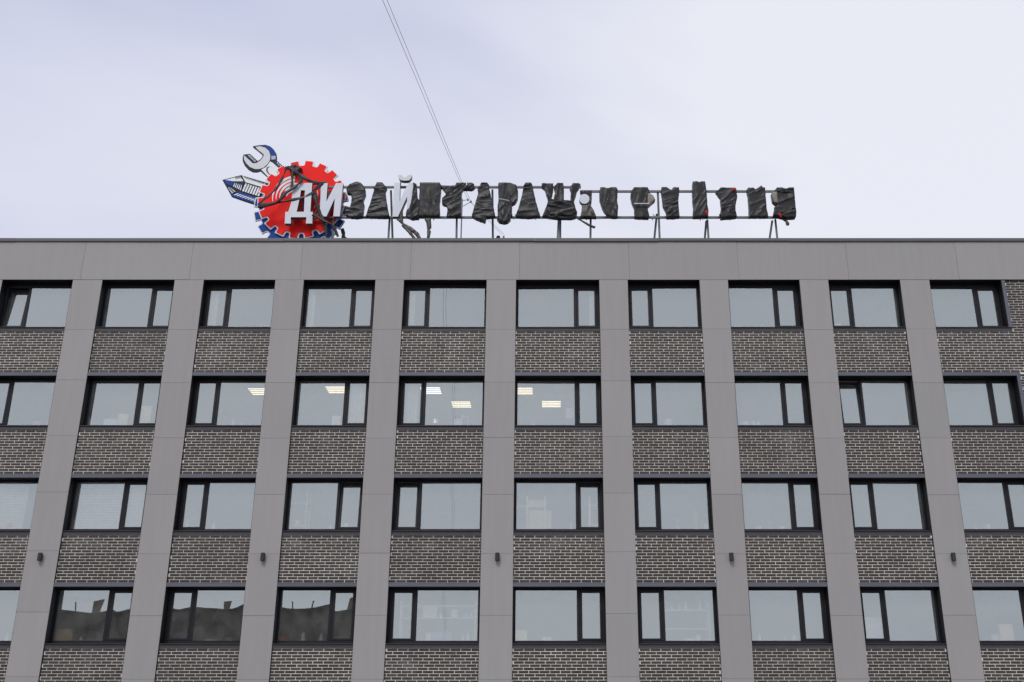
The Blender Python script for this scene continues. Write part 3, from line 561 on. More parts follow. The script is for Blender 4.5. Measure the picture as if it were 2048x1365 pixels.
# pilasters with their panels
JZ = [12.464, 10.922, 9.382, 7.859, 6.336, 4.805, 3.28, 1.75, 0.22]
for i, (x0, x1) in enumerate(PIL):
    core = MB().box(x0 + 0.012, x1 - 0.012, 0.022, 0.43, 0.0, ZF).build('pilaster', M['core'], b)
    dz = {2: 0.07, 7: 0.05}.get(i, 0.0)
    zs = [ZF - 0.004] + [z + (dz if k else 0) + random.uniform(-0.012, 0.012) for k, z in enumerate(JZ)] + [0.01]
    for k in range(len(zs) - 1):
        if zs[k] - zs[k + 1] < 0.15: continue
        o = MB().box(x0, x1, random.uniform(-0.004, 0.003), 0.02, zs[k + 1] + 0.0022, zs[k] - 0.0022).build('cladding_panel', M['cladding'], core)
        bevel(o, 0.0015)

# brickwork: list every brick, then single out the 300 that show largest
bricks = []      # (wall index, x0, x1, z0, z1)
walls = []       # wall objects
def wall_panel(x0, x1, z0, z1):
    return MB().box(x0, x1, YB + 0.004, 0.42, z0, z1).build('brick_wall', M['mortar'], b)
def lay(wi, x0, x1, z0, z1, anchor, CO=CO):
    """courses of stretchers between x0..x1, z0..z1, bed joints aligned to anchor"""
    k0 = math.ceil((anchor - z1) / CO - 1e-6); k1 = math.floor((anchor - z0) / CO + 1e-6)
    for k in range(k0, k1):
        zt = anchor - k * CO; off = (0.13 if k % 2 else 0.0) + 0.016 * math.sin(k * 1.7)
        n0 = math.floor((x0 - off) / 0.26); x = n0 * 0.26 + off
        while x < x1:
            a = max(x + 0.007, x0 + 0.001) + random.uniform(-0.0015, 0.0015); c = min(x + 0.253, x1 - 0.001) + random.uniform(-0.0015, 0.0015)
            if c - a > 0.03: bricks.append((wi, a, c, zt - CO + 0.0068 + random.uniform(-0.001, 0.001), zt - 0.0068 + random.uniform(-0.001, 0.001)))
            x += 0.26
ANC = SILL[0] - 0.10
for ci, (x0, x1) in enumerate(COLS):
    xe = XR if ci == 10 else x1
    for ri, s in enumerate(SILL):
        za = s - 0.10; zb = s - LT
        if ri == 3: zb = 2.55
        walls.append(wall_panel(x0 + 0.007, xe - 0.007, zb - 0.04, za + 0.03)); lay(len(walls) - 1, x0 + 0.006, xe - 0.006, zb, za, za)
        if ci == 10:
            zt_ = ZF if ri == 0 else SILL[ri - 1] - LT - 0.042
            walls.append(wall_panel(12.85, xe - 0.002, za + 0.032, zt_)); lay(len(walls) - 1, 12.856, xe - 0.006, za, zt_, zt_, (zt_ - za) / round((zt_ - za) / 0.075))
    MB().box(x0 + 0.002, xe - 0.002, 0.03, 0.42, 0.0, 2.50).build('plinth_panel', M['cladding'], b)
order = sorted([q for q in range(len(bricks)) if bricks[q][3] > 3.27 and bricks[q][2] - bricks[q][1] > 0.2 and -13.4 < bricks[q][1] and bricks[q][2] < 11.9 + 0.05 * bricks[q][3]], key=lambda q: (round(bricks[q][3], 2), abs(bricks[q][1])))
single = set(order[:300])
bme = MB().box(-0.123, 0.123, YB, YB + 0.006, -CO / 2 + 0.0068, CO / 2 - 0.0068)
me0 = None
for q in order[:300]:
    wi, a, c, z0, z1 = bricks[q]
    if me0 is None:
        o = bme.build('brick', M['brick_obj'], walls[wi]); me0 = o.data
    else: o = link('brick', me0, walls[wi])
    o.location = ((a + c) / 2, random.uniform(-0.001, 0.001), (z0 + z1) / 2); o.scale = ((c - a) / 0.246, 1, 1); o.rotation_euler = (0, R(random.uniform(-0.15, 0.15)), 0)
bulk = MB(); tone = []; wtone = [random.uniform(-0.05, 0.28) for _ in walls]
for q, (wi, a, c, z0, z1) in enumerate(bricks):
    if q in single: continue
    y = YB + random.uniform(-0.001, 0.001); yb = YB + 0.0045; t_ = min(1, max(0, random.random() * 0.8 + wtone[wi]))
    bulk.quad((a, y, z0), (c, y, z0), (c, y, z1), (a, y, z1)); bulk.quad((a, yb, z1), (a, y, z1), (c, y, z1), (c, yb, z1)); bulk.quad((a, yb, z0), (c, yb, z0), (c, y, z0), (a, y, z0))
    bulk.quad((a, yb, z0), (a, y, z0), (a, y, z1), (a, yb, z1)); bulk.quad((c, yb, z0), (c, yb, z1), (c, y, z1), (c, y, z0)); tone += [t_] * 20
bk = bulk.build('brickwork', M['brick'], b); bk['kind'] = 'stuff'
at = bk.data.attributes.new('tone', 'FLOAT', 'POINT'); at.data.foreach_set('value', tone)

# ------------------------------------------------------------------ windows
YW = 0.30
def pane_mesh(w_, h_, bow, name='pane'):
    n = 12; v = []; fcs = []; ph = random.uniform(0, 9)
    for j in range(n + 1):
        for i in range(n + 1):
            u = i / n; t_ = j / n
            y = -bow * 16 * u * (1 - u) * t_ * (1 - t_) + 0.0006 * noise.noise(Vector((u * 2.2 + ph, t_ * 2.2, ph)))
            v.append(((u - 0.5) * w_, y, t_ * h_))
    for j in range(n):
        for i in range(n): a = j * (n + 1) + i; fcs.append((a, a + 1, a + n + 2, a + n + 1))
    me = bpy.data.meshes.new(name); me.from_pydata(v, [], fcs); me.materials.append(M['glass']); me.polygons.foreach_set('use_smooth', [True] * len(fcs)); return me
OPEN = {(0, 1): 5.5, (1, 9): 5.5, (2, 4): 4.8, (2, 5): 4.8, (2, 6): 4.8}
for ri, s in enumerate(SILL):
    for ci, (x0, x1) in enumerate(COLS):
        zt = ZF if ri == 0 else SILL[ri - 1] - LB
        zh = zt - (0.075 if ri == 0 else 0.0)           # frame head
        zb = s + 0.03
        end = ci == 10
        fx0, fx1 = x0 + 0.012, x1 - 0.012
        left = ci % 2 == 1
        fw = 0.055
        f = MB()
        f.box(fx0, fx0 + fw, YW, YW + 0.075, zb, zh); f.box(fx1 - fw, fx1, YW, YW + 0.075, zb, zh)
        f.box(fx0 + fw, fx1 - fw, YW, YW + 0.075, zb, zb + 0.075); f.box(fx0 + fw, fx1 - fw, YW, YW + 0.075, zh - 0.05, zh)
        if ri == 0: f.box(fx0, fx1, YW + 0.003, YW + 0.07, zh + 0.0005, zt - 0.002)
        xm = fx0 + 0.665 if left else fx1 - 0.665       # mullion centre
        f.box(xm - 0.035, xm + 0.035, YW - 0.004, YW + 0.072, zb + 0.0752, zh - 0.0502)
        win = f.build('window', M['frame'], b); bevel(win, 0.004)
        # fixed pane
        px0, px1 = (xm + 0.035, fx1 - fw) if left else (fx0 + fw, xm - 0.035)
        pz0, pz1 = zb + 0.07, zh - 0.045
        bow = random.choice((-1, 1)) * random.uniform(0.0006, 0.002)
        if ri == 3 and ci in (2, 3, 4): bow = (0.0022, 0.0030, 0.0030)[ci - 2]
        p = link('pane', pane_mesh(px1 - px0 + 0.01, pz1 - pz0, bow), win); p.location = ((px0 + px1) / 2, YW + 0.03, pz0); tv = 0.12 if ri == 3 else 0.6; p.rotation_euler = (R(random.uniform(-tv, tv)), 0, R(random.uniform(-tv, tv)))
        # tilt sash
        sx0, sx1 = (fx0 + fw, xm - 0.035) if left else (xm + 0.035, fx1 - fw)
        sz0, sz1 = zb + 0.0755, zh - 0.0505; sw = 0.062; hw = (sx1 - sx0) / 2 - 0.003; hh = sz1 - sz0 - 0.004
        sm = MB().box(-hw, -hw + sw, -0.012, 0.06, 0, hh).box(hw - sw, hw, -0.012, 0.06, 0, hh).box(-hw + sw, hw - sw, -0.012, 0.06, 0, sw - 0.01).box(-hw + sw, hw - sw, -0.012, 0.06, hh - sw, hh)
        sash = sm.build('sash', M['frame'], win); bevel(sash, 0.004); tilt = OPEN.get((ri, ci), 0.0)
        sash.location = ((sx0 + sx1) / 2, YW + 0.008, sz0 + 0.002); sash.rotation_euler = (-R(tilt), 0, 0)
        sp = link('pane', pane_mesh(2 * (hw - sw) + 0.01, hh - 2 * sw + 0.02, random.choice((-1, 1)) * random.uniform(0.0002, 0.0007)), win)
        sp.location = Vector(sash.location) + Matrix.Rotation(-R(tilt), 3, 'X') @ Vector((0, 0.02, sw - 0.015)); sp.rotation_euler = (-R(tilt + random.uniform(-0.15, 0.15)), 0, R(random.uniform(-0.2, 0.2)))
        if tilt:
            MB().box(sx0 + 0.001, sx0 + 0.006, YW + 0.072, YW + 0.13, sz1 - 0.03, sz1 - 0.01).build('stay_arm', M['fixture'], win)
        # metal reveals, sill, apron, lintel trim
        MB().box(x0 + 0.0005, x0 + 0.011, 0.014, YW + 0.08, s + 0.005, zt - 0.002).build('reveal', M['reveal'], win)
        MB().box(x1 - 0.011, x1 - 0.0005, 0.014, YW + 0.08, s + 0.005, zt - 0.002).build('reveal', M['reveal'], win)
        xe = 12.85 if end else x1 - 0.001
        sm = MB(); sm.quad((x0 + 0.001, 0.004, s - 0.004), (xe, 0.004, s - 0.004), (xe, 0.004, s + 0.008), (x0 + 0.001, 0.004, s + 0.008)); sm.quad((x0 + 0.001, 0.004, s + 0.008), (xe, 0.004, s + 0.008), (xe, YW + 0.02, s + 0.032), (x0 + 0.001, YW + 0.02, s + 0.032))
        sm.quad((x0 + 0.001, 0.004, s - 0.004), (x0 + 0.001, 0.10, s - 0.002), (xe, 0.10, s - 0.002), (xe, 0.004, s - 0.004))
        sm.build('sill', M['sill'], win)
        MB().box(x0 + 0.002, xe - 0.001, 0.040, 0.10, s - 0.094, s - 0.006).build('apron', M['sill'], win)
        MB().box(x0 + 0.01, x1 - 0.01, YW + 0.08, 0.62, zb - 0.01, zb + 0.03).build('inner_sill', M['white'], win)
        if ri > 0:
            zl = SILL[ri - 1] - LT
            MB().box(x0 + 0.001, xe, 0.016, 0.07, zt + 0.002, zl - 0.003).build('lintel_trim', M['trim'], win)
            MB().box(x0 + 0.012, x1 - 0.012, 0.02, YW + 0.08, zt - 0.006, zt + 0.0012).build('soffit', M['reveal'], win)
        else:
            MB().box(x0 + 0.012, x1 - 0.012, 0.024, YW + 0.08, zt - 0.006, zt + 0.0012).build('soffit', M['reveal'], win)
        if end:
            MB().box(12.752, 12.849, 0.016, 0.09, s + 0.0, zt + (0.0 if ri else -0.01)).build('side_trim', M['trim'], win)
    # inner face of the outer wall above and below the windows is closed by slabs
for s in SILL:
    for (x0, x1) in COLS:
        MB().box(x0, x1, 0.4205, 0.44, s - 0.86, s + 0.02).build('inner_wall', M['room'], b)
for ri in range(4):
    zt = ZF if ri == 0 else SILL[ri - 1] - LB
    for (x0, x1) in COLS:
        MB().box(x0, x1, 0.38, 0.44, zt - 0.045, (14.34 if ri == 0 else SILL[ri - 1] - 1.125)).build('inner_lintel', M['room'], b)

# ------------------------------------------------------------------ wall lights on five pilasters
lab = ['black up-down wall light on grey pilaster, tenth bay from brick end', 'black up-down wall light between the seventh and eighth bays from brick end', 'black up-down wall light on the pilaster between the two widest bays',
       'black up-down wall light between the third and fourth bays from brick end', 'black up-down wall light on the pilaster next to the brick end']
for k, (x, l_) in enumerate(zip((-12.79, -7.147, -1.206, 4.722, 10.345), lab)):
    t = empty('wall_light', (x, 0, 6.14)); tag(t, l_, 'wall light', 'wall lights along the facade')
    MB().box(-0.04, 0.04, -0.03, -0.003, 0.03, 0.17).build('mount_plate', M['lampbody'], t)
    bd = MB().lathe([(0.052, 0.0), (0.056, 0.008), (0.056, 0.192), (0.052, 0.20)], 16, 0, -0.078).build('body', M['lampbody'], t)
    MB().lathe([(0.044, -0.006), (0.044, 0.002)], 16, 0, -0.078).build('lens', M['hwin'], t)

# ------------------------------------------------------------------ things inside, on the sills
FIT_Y = 0.462
def bottle(t, w_, h_, m, cap_m=None):
    r = w_ / 2
    MB().lathe([(r * 0.9, 0), (r, h_ * 0.04), (r, h_ * 0.55), (r * 0.75, h_ * 0.68), (r * 0.36, h_ * 0.78), (r * 0.34, h_ * 0.86)], 14).build('body', m, t, True)
    MB().lathe([(r * 0.42, h_ * 0.86), (r * 0.42, h_ * 0.97), (r * 0.3, h_)], 12).build('cap', cap_m or M['white'], t)
def boxlike(t, w_, h_, m):
    d = min(0.12, w_)
    o = MB().box(-w_ / 2, w_ / 2, -d / 2, d / 2, 0, h_).build('body', m, t); bevel(o, 0.004)
    o = MB().box(-w_ / 2 - 0.003, w_ / 2 + 0.003, -d / 2 - 0.003, d / 2 + 0.003, h_ - min(0.05, h_ * 0.3), h_ + 0.003).build('lid', m, t); bevel(o, 0.004)
def leaves(t, w_, h_, m, base, n):
    mb = MB()
    for k in range(n):
        a = random.uniform(0, 6.28); L_ = random.uniform(0.6, 1.0); hx = w_ / 2 * L_; dx, dy = math.cos(a), math.sin(a) * 0.5
        pts = []
        top = (h_ - base) * random.uniform(0.55, 1.0)
        for q in range(6):
            u = q / 5; r = hx * u ** 1.1; z = base + top * math.sin(min(1.0, u * 1.25) * math.pi / 2) - (0.35 * top * max(0, u - 0.6))
            pts.append(Vector((dx * r, dy * r, z)))
        side = Vector((-math.sin(a), math.cos(a), 0)); wd = 0.012 + 0.014 * random.random()
        for q in range(5):
            wa = wd * math.sin(math.pi * (0.12 + 0.8 * q / 5)); wb = wd * math.sin(math.pi * (0.12 + 0.8 * (q + 1) / 5))
            mb.quad(tuple(pts[q] - side * wa), tuple(pts[q] + side * wa), tuple(pts[q + 1] + side * wb), tuple(pts[q + 1] - side * wb))
    mb.build('foliage', m, t)
def potmesh(t, w_, h_, m):
    r = w_ / 2
    MB().lathe([(r * 0.7, 0), (r * 0.95, h_ * 0.85), (r, h_ * 0.86), (r, h_)], 16).build('pot', m, t, False)
    MB().lathe([(r * 0.9, h_ * 0.9), (r * 0.9, h_ + 0.002)], 14).build('soil', M['soil'], t)
for (k, x, ri, w_, h_, label) in ITEMS:
    z = SILL[ri] + 0.061
    nm = {'cup': 'cup', 'tubes': 'tube_rack', 'roll': 'paper_roll', 'bottle': 'bottle', 'bottle_w': 'bottle', 'box': 'box', 'box_pink': 'box', 'box_cream': 'box', 'box_red': 'box', 'box_blue': 'box', 'jar': 'jar', 'papers': 'paper_stack',
          'lamp': 'desk_lamp', 'rod': 'measuring_rod', 'pot': 'flower_pot', 'bowl': 'bowl', 'plant': 'potted_plant', 'plant_pale': 'potted_plant', 'carton': 'carton', 'spray': 'spray_bottle'}[k]
    cat = nm.replace('_', ' ')
    yy = FIT_Y + (0.0 if k[:3] in ('box', 'pap', 'car') else random.uniform(-0.03, 0.03))
    t = empty(nm, (x, yy - 0.02, z)); tag(t, label, cat)
    if k in ('bottle', 'bottle_w'): bottle(t, w_, h_, M['white'] if k == 'bottle_w' or random.random() < 0.6 else M['glassy'])
    elif k == 'spray': bottle(t, w_, h_, M['white'], M['bluep'])
    elif k == 'cup':
        MB().lathe([(w_ * 0.36, 0), (w_ * 0.46, h_ * 0.9), (w_ * 0.46, h_)], 14).build('body', M['white'], t, False); MB().tube([(w_ * 0.40, 0, h_ * 0.75), (w_ * 0.62, 0, h_ * 0.7), (w_ * 0.62, 0, h_ * 0.4), (w_ * 0.40, 0, h_ * 0.25)], 0.005, 6).build('handle', M['white'], t)
    elif k == 'bowl':
        MB().lathe([(w_ * 0.25, 0), (w_ * 0.42, h_ * 0.45), (w_ * 0.5, h_)], 18).build('body', M['white'], t, False); MB().lathe([(w_ * 0.22, -0.0), (w_ * 0.24, 0.012)], 16).build('foot', M['white'], t)
    elif k == 'jar':
        r = w_ / 2; MB().lathe([(r * 0.9, 0), (r, 0.01), (r, h_ * 0.7), (r * 0.8, h_ * 0.78)], 14).build('body', M['white'], t, False); MB().lathe([(r * 0.9, h_ * 0.78), (r * 0.9, h_ * 0.96), (r * 0.7, h_)], 14).build('lid', M['glassy'], t)
    elif k == 'tubes':
        for q in range(4): MB().tube([(-w_ / 2 + w_ * q / 3, 0, 0.012), (-w_ / 2 + w_ * q / 3, 0, h_ * (1 if q in (1, 3) else 0.75))], 0.009, 8).build('tube', M['glassy'], t)
        MB().box(-w_ / 2 - 0.01, w_ / 2 + 0.01, -0.02, 0.02, 0, 0.012).build('base', M['white'], t)
    elif k == 'roll':
        MB().tube([(-w_ / 2, 0, h_ / 2), (-w_ / 2 + 0.01, 0, h_ / 2), (w_ / 2 - 0.01, 0, h_ / 2), (w_ / 2, 0, h_ / 2)], h_ / 2, 16).build('roll', M['paper'], t); MB().tube([(-w_ / 2 - 0.004, 0, h_ / 2), (w_ / 2 + 0.004, 0, h_ / 2)], h_ / 6, 10).build('core', M['carton'], t)
    elif k == 'papers':
        n = max(2, int(h_ / 0.035))
        for q in range(n):
            jx_ = random.uniform(-0.012, 0.012); MB().box(-w_ / 2 + jx_, w_ / 2 + jx_, -0.05, 0.05, q * h_ / n, (q + 1) * h_ / n - 0.004).build('sheaf', M['paper'], t)
    elif k == 'lamp':
        r = w_ / 2; MB().lathe([(r * 0.6, 0), (r * 0.6, 0.012), (0.01, 0.02), (0.01, h_ * 0.5)], 14).build('stand', M['fixture'], t); MB().lathe([(r, h_ * 0.45), (r * 0.92, h_)], 18).build('lamp_shade', M['white'], t)
    elif k == 'rod':
        MB().tube([(0, 0, 0.01), (0.006, 0, h_)], 0.008, 6).build('shaft', M['white'], t); MB().box(-0.03, 0.03, -0.03, 0.03, 0, 0.012).build('base', M['white'], t)
    elif k == 'pot': potmesh(t, w_, h_, M['white'] if 'cream' not in label else M['cream'])
    elif k.startswith('plant'):
        ph = min(0.10, h_ * 0.45); potmesh(t, 0.13, ph, M['white']); leaves(t, w_, h_, M['leaf'] if k == 'plant' else M['leafpale'], ph, 12 if k == 'plant' else 22)
    else: boxlike(t, w_, h_, M[{'box': 'white', 'box_pink': 'pink', 'box_cream': 'cream', 'box_red': 'redp', 'box_blue': 'bluebox', 'carton': 'carton'}[k]])

# curtains, blinds, shelving, boards and ceiling lights further inside
def curtain(x0, x1, ri, label, yy=0.50):
    s = SILL[ri]; z1 = (ZF if ri == 0 else SILL[ri - 1] - LB) - 0.02; z0 = s + 0.075
    t = empty('curtain', ((x0 + x1) / 2, yy, z0)); tag(t, label, 'curtain'); mb = MB(); n = max(10, int((x1 - x0) / 0.02)); w_ = x1 - x0; pr = []
    for i in range(n + 1):
        u = i / n; pr.append((-w_ / 2 + w_ * u, 0.022 * math.sin(u * w_ * 42) + 0.01 * math.sin(u * w_ * 17 + 1)))
    for i in range(n):
        (a, ya), (c, yc) = pr[i], pr[i + 1]; mb.quad((a, ya, 0), (c, yc, 0), (c, yc * 0.8, z1 - z0), (a, ya * 0.8, z1 - z0))
    mb.build('cloth', M['cloth'], t, True); MB().tube([(-w_ / 2 - 0.03, 0, z1 - z0 + 0.008), (w_ / 2 + 0.03, 0, z1 - z0 + 0.008)], 0.01, 6).build('curtain_rod', M['fixture'], t)
curtain(-9.42, -9.22, 0, 'narrow white curtain gathered in top row window, eighth bay from brick end')
curtain(-6.70, -6.48, 0, 'narrow white curtain in top row window, seventh bay from brick end')
curtain(-3.80, -3.66, 0, 'white curtain edge in top row window, sixth bay from brick end')
curtain(1.24, 1.42, 0, 'white curtain edge in top row window, fifth bay from brick end')
curtain(-5.40, -4.86, 1, 'cream curtain behind second row window, seventh bay from brick end')
curtain(-3.86, -3.46, 1, 'grey-white curtain behind second row window, sixth bay from brick end')
def blind(x0, x1, ri, label):
    s = SILL[ri]; z1 = SILL[ri - 1] - LB - 0.03; z0 = s + 0.09; t = empty('window_blind', ((x0 + x1) / 2, 0.46, z0)); tag(t, label, 'blind'); w_ = x1 - x0; mb = MB(); z = 0.03
    while z < z1 - z0 - 0.05:
        mb.quad((-w_ / 2, -0.012, z - 0.018), (w_ / 2, -0.012, z - 0.018), (w_ / 2, 0.012, z + 0.018), (-w_ / 2, 0.012, z + 0.018)); z += 0.043
    mb.build('slats', M['slat'], t); MB().box(-w_ / 2, w_ / 2, -0.02, 0.02, z1 - z0 - 0.04, z1 - z0).build('head_rail', M['slat'], t); MB().box(-w_ / 2, w_ / 2, -0.012, 0.012, 0, 0.014).build('bottom_rail', M['slat'], t)
blind(-15.1, -13.62, 2, 'half-width white venetian blind, third row, tenth bay from brick end')
blind(-12.30, -10.40, 2, 'full-width white venetian blind, third row, ninth bay from brick end')
def shelf_unit(x0, x1, ri, m, label, y0, posts, levels, top):
    t = empty('shelf_unit', (0, 0, SILL[ri] - 0.859)); tag(t, label, 'shelf unit'); o = 0.859
    for px_ in posts:
        for yy in (y0, y0 + 0.4): MB().box(px_ - 0.022, px_ + 0.022, yy, yy + 0.04, 0, o + top).build('post', m, t)
    for lv in levels: MB().box(x0, x1, y0 + 0.0405, y0 + 0.3995, o + lv - 0.03, o + lv).build('shelf', m, t)
    return t
shelf_unit(-7.0, -6.25, 2, M['wood'], 'pale wooden shelf unit behind third row window, seventh bay from brick end', 0.64, (-6.98, -6.30), (0.28, 0.88), 1.18)
shelf_unit(-0.80, 0.02, 2, M['white'], 'white metal shelf unit behind third row window, fifth bay from brick end', 0.64, (-0.78, -0.47, 0.0), (0.20, 0.80), 1.05)
shelf_unit(-3.7, -1.75, 3, M['white'], 'white shelf crowded with supplies behind fourth row window, sixth bay from brick end', 0.66, (-3.68, -1.78), (0.72, 1.02), 1.15)
shelf_unit(3.0, 4.2, 3, M['white'], 'white shelf with bottles behind fourth row window, fourth bay from brick end', 0.66, (3.02, 4.18), (0.45, 0.92), 1.1)
shelf_unit(1.16, 1.50, 2, M['white'], 'narrow white rack behind third row window sash, fifth bay from brick end', 0.64, (1.18, 1.48), (0.17, 0.82), 1.05)
def thing_on(nm, x, y, z, w_, h_, m, label, cat):
    t = empty(nm, (x, y, z)); tag(t, label, cat)
    if nm in ('bottle',): bottle(t, w_, h_, m)
    elif nm == 'mug': MB().lathe([(w_ * 0.4, 0), (w_ * 0.45, h_)], 14).build('body', m, t); MB().tube([(w_ * 0.40, 0, h_ * 0.75), (w_ * 0.62, 0, h_ * 0.7), (w_ * 0.62, 0, h_ * 0.4), (w_ * 0.40, 0, h_ * 0.25)], 0.006, 6).build('handle', m, t)
    else: boxlike(t, w_, h_, m)
thing_on('mug', -6.55, 0.80, 7.196, 0.17, 0.15, M['white'], 'white mug on the pale wooden shelf unit', 'mug')
thing_on('carton', -0.13, 0.80, 7.117, 0.60, 0.48, M['cream'], 'large cream carton on the white metal shelf unit', 'carton')
thing_on('carton', -0.20, 0.80, 7.717, 0.50, 0.16, M['cream'], 'flat cream carton on top of the white metal shelf unit', 'carton')
thing_on('box', 1.36, 0.80, 7.087, 0.22, 0.15, M['cream'], 'cream box on the narrow white rack', 'box')
thing_on('bag', -2.95, 0.80, 4.837, 0.36, 0.26, M['paper'], 'rumpled white bag on the crowded white shelf', 'bag')
thing_on('box', -2.32, 0.80, 4.837, 0.16, 0.20, M['white'], 'small white box on the crowded white shelf', 'box')
thing_on('box', -2.02, 0.80, 4.837, 0.20, 0.10, M['bluebox'], 'pale blue box on the crowded white shelf', 'box')
for q, (xx, hh) in enumerate(((-2.68, 0.07), (-1.88, 0.16))): thing_on('bottle', xx, 0.80, 4.837, 0.07, hh + 0.05, M['white'], ('short', 'tall')[q] + ' white bottle on the crowded white shelf', 'bottle')
for q, (xx, hh) in enumerate(((3.25, 0.10), (3.45, 0.14), (3.62, 0.22), (3.98, 0.26))): thing_on('bottle', xx, 0.80, 5.037, 0.07, hh, M['white'], ('squat', 'small', 'medium', 'tallest')[q] + ' white bottle on the bottle shelf behind the fourth row window', 'bottle')
t = empty('wall_board', (-5.95, 5.58, 10.2)); tag(t, 'beige brick-patterned board on the room wall, second row, seventh bay from brick end', 'board')
MB().box(-1.2, 1.2, -0.03, -0.002, 0.0, 0.9).build('panel', M['board'], t); MB().box(-1.23, 1.23, -0.02, -0.001, -0.03, -0.001).build('frame', M['white'], t)
t = empty('ladder_rack', (-2.18, 0.62, SILL[1] - 0.859)); tag(t, 'white ladder-shaped rack behind second row window, sixth bay from brick end', 'rack')
for xx in (-0.075, 0.075): MB().box(xx - 0.012, xx + 0.012, 0.06, 0.084, 0, 0.859 + 0.52).build('rail', M['white'], t)
for zz in (0.4, 0.7, 1.02, 1.30): MB().box(-0.0625, 0.0625, 0.062, 0.082, zz, zz + 0.02).build('rung', M['white'], t)
t = empty('wall_cabinet', (0.66, 0.75, 10.15)); tag(t, 'white board hanging behind second row window, fifth bay from brick end', 'cabinet')
MB().box(-0.09, 0.09, 0, 0.12, 0, 0.30).build('body', M['white'], t); MB().box(0.10, 0.13, 0, 0.12, -0.02, 0.32).build('door', M['white'], t); MB().box(-0.02, 0.02, 0.03, 0.06, 0.3005, 1.145).build('hanger', M['fixture'], t)
t = empty('wall_board', (8.35, 0.66, SILL[3] - 0.859)); tag(t, 'large white sheet standing behind fourth row window, second bay from brick end', 'board')
MB().box(-0.26, 0.30, 0.0, 0.02, 0, 0.859 + 0.72).build('sheet', M['paper'], t); MB().box(-0.26, 0.30, 0.021, 0.045, 0.0, 0.05).build('foot', M['wood'], t)
lampl = ['lit ceiling light in the eighth bay from brick end, second row', 'lit ceiling light in the seventh bay from brick end, second row', 'cool white ceiling light near the glass, sixth bay from brick end, second row',
         'warm ceiling light deep in the room, sixth bay from brick end, second row', 'lit ceiling light near the glass, fifth bay from brick end, second row', 'lit ceiling light deep in the room, fifth bay from brick end, second row']
for k, (x, y) in enumerate(CEIL):
    t = empty('ceiling_light', (x, y, 11.36)); tag(t, lampl[k], 'ceiling light', 'ceiling lights on the second row floor')
    MB().box(-0.31, 0.31, -0.31, 0.31, 0.012, 0.0495).build('housing', M['fixture'], t)
    for q in range(4): MB().box(-0.28, 0.28, -0.28 + q * 0.168, -0.23 + q * 0.168, -0.004, 0.0115).build('tube', M['tube_cool' if k == 2 else 'tube'], t)

# ------------------------------------------------------------------ rooftop sign
sg = empty('rooftop_sign', (0, 1.2, 14.6)); tag(sg, 'white Cyrillic letters on a grey steel frame along the roof edge', 'sign')
SI = Matrix.Translation((0, -1.2, -14.6))
def local(o): o.matrix_parent_inverse = SI; return o
for (a, c) in RAILS: local(MB().box(a[0], c[0], 1.17, 1.23, a[1] - 0.03, a[1] + 0.03).build('rail', M['steel'], sg))
for k, (xa, za, xb, zb) in enumerate(LEGS):
    kk = (14.6 - za) / (zb - za); xe = xa + (xb - xa) * kk
    yo = 1.26 + (0.07 if k % 2 else 0.0)
    local(MB().tube([(xa, yo, za), (xe, yo + (0.25 if k % 2 else -0.1), 14.602)], 0.032, 8).build('leg', M['steel'], sg))
lm = [M['letter'], M['letter_side']]
local(plate('letter', [LETTER['de'], LETTER['de_hole']], 0.96, 0.16, lm, sg))['label'] = 'white letter Д in front of the gear'
local(plate('letter', [LETTER['i']], 0.97, 0.16, lm, sg))['label'] = 'white letter И in front of the gear'
o = local(plate('letter', [LETTER['iy']], 0.97, 0.16, lm, sg)); o['label'] = 'white letter Й half freed of its film'
br = local(plate('breve', [LETTER['breve']], 0.97, 0.16, [M['artgrey'], M['letter_side']], sg))
for p in BREVE_POSTS: local(MB().tube([(p[0][0], 1.12, p[0][1]), (p[1][0], 1.12, p[1][1])], 0.016, 6).build('breve_post', M['steel'], sg))
cxd, czd = DISC
local(plate('letter', [[(cxd + 0.15 * math.cos(a * math.pi / 12), czd + 0.165 * math.sin(a * math.pi / 12)) for a in range(24)]], 0.93, 0.16, lm, sg))['label'] = 'small white round dot peeping out of torn film'

# ------------------------------------------------------------------ gear emblem
em = empty('gear_emblem', (GEAR_C[0], 1.4, 14.6)); tag(em, 'red and blue gear emblem with wrench and pencil on the roof', 'emblem sign')
SE = Matrix.Translation((-GEAR_C[0], -1.4, -14.6))
def loc2(o): o.matrix_parent_inverse = SE; return o
def gear(cx_, cz_, ro, phase, grow=0.0, n=18):
    pts = []; rr = ro - 0.165
    for k in range(n):
        a0 = phase + 360 / n * k
        for da, r in ((-7.4, rr + grow), (-6.1, rr + 0.012 + grow), (-5.4, rr + 0.05 + grow), (-4.9, ro - 0.012 + grow), (-4.4, ro + grow), (4.4, ro + grow), (4.9, ro - 0.012 + grow), (5.4, rr + 0.05 + grow), (6.1, rr + 0.012 + grow), (7.4, rr + grow)):
            ex = (grow / ro * 57) * (1 if da > 0 else -1) if abs(da) < 6.5 else 0
            an = R(a0 + da + ex); pts.append((cx_ + r * math.sin(an), cz_ + r * math.cos(an)))
    return pts
gx, gz = GEAR_C; hx, hz = GEAR_C2
loc2(plate('gear_backing', [gear(hx, hz, 1.40, 16, 0.036)], 1.425, 0.05, [M['artwhite'], M['ink']], em))
loc2(plate('blue_gear', [gear(hx, hz, 1.40, 16)], 1.405, 0.018, M['blue'], em))
loc2(plate('gear_outline', [gear(gx, gz, 1.30, 6, 0.036)], 1.345, 0.055, M['artwhite'], em))
loc2(plate('red_gear', [gear(gx, gz, 1.30, 6)], 1.32, 0.022, M['red'], em))
ax, az = ARC_C
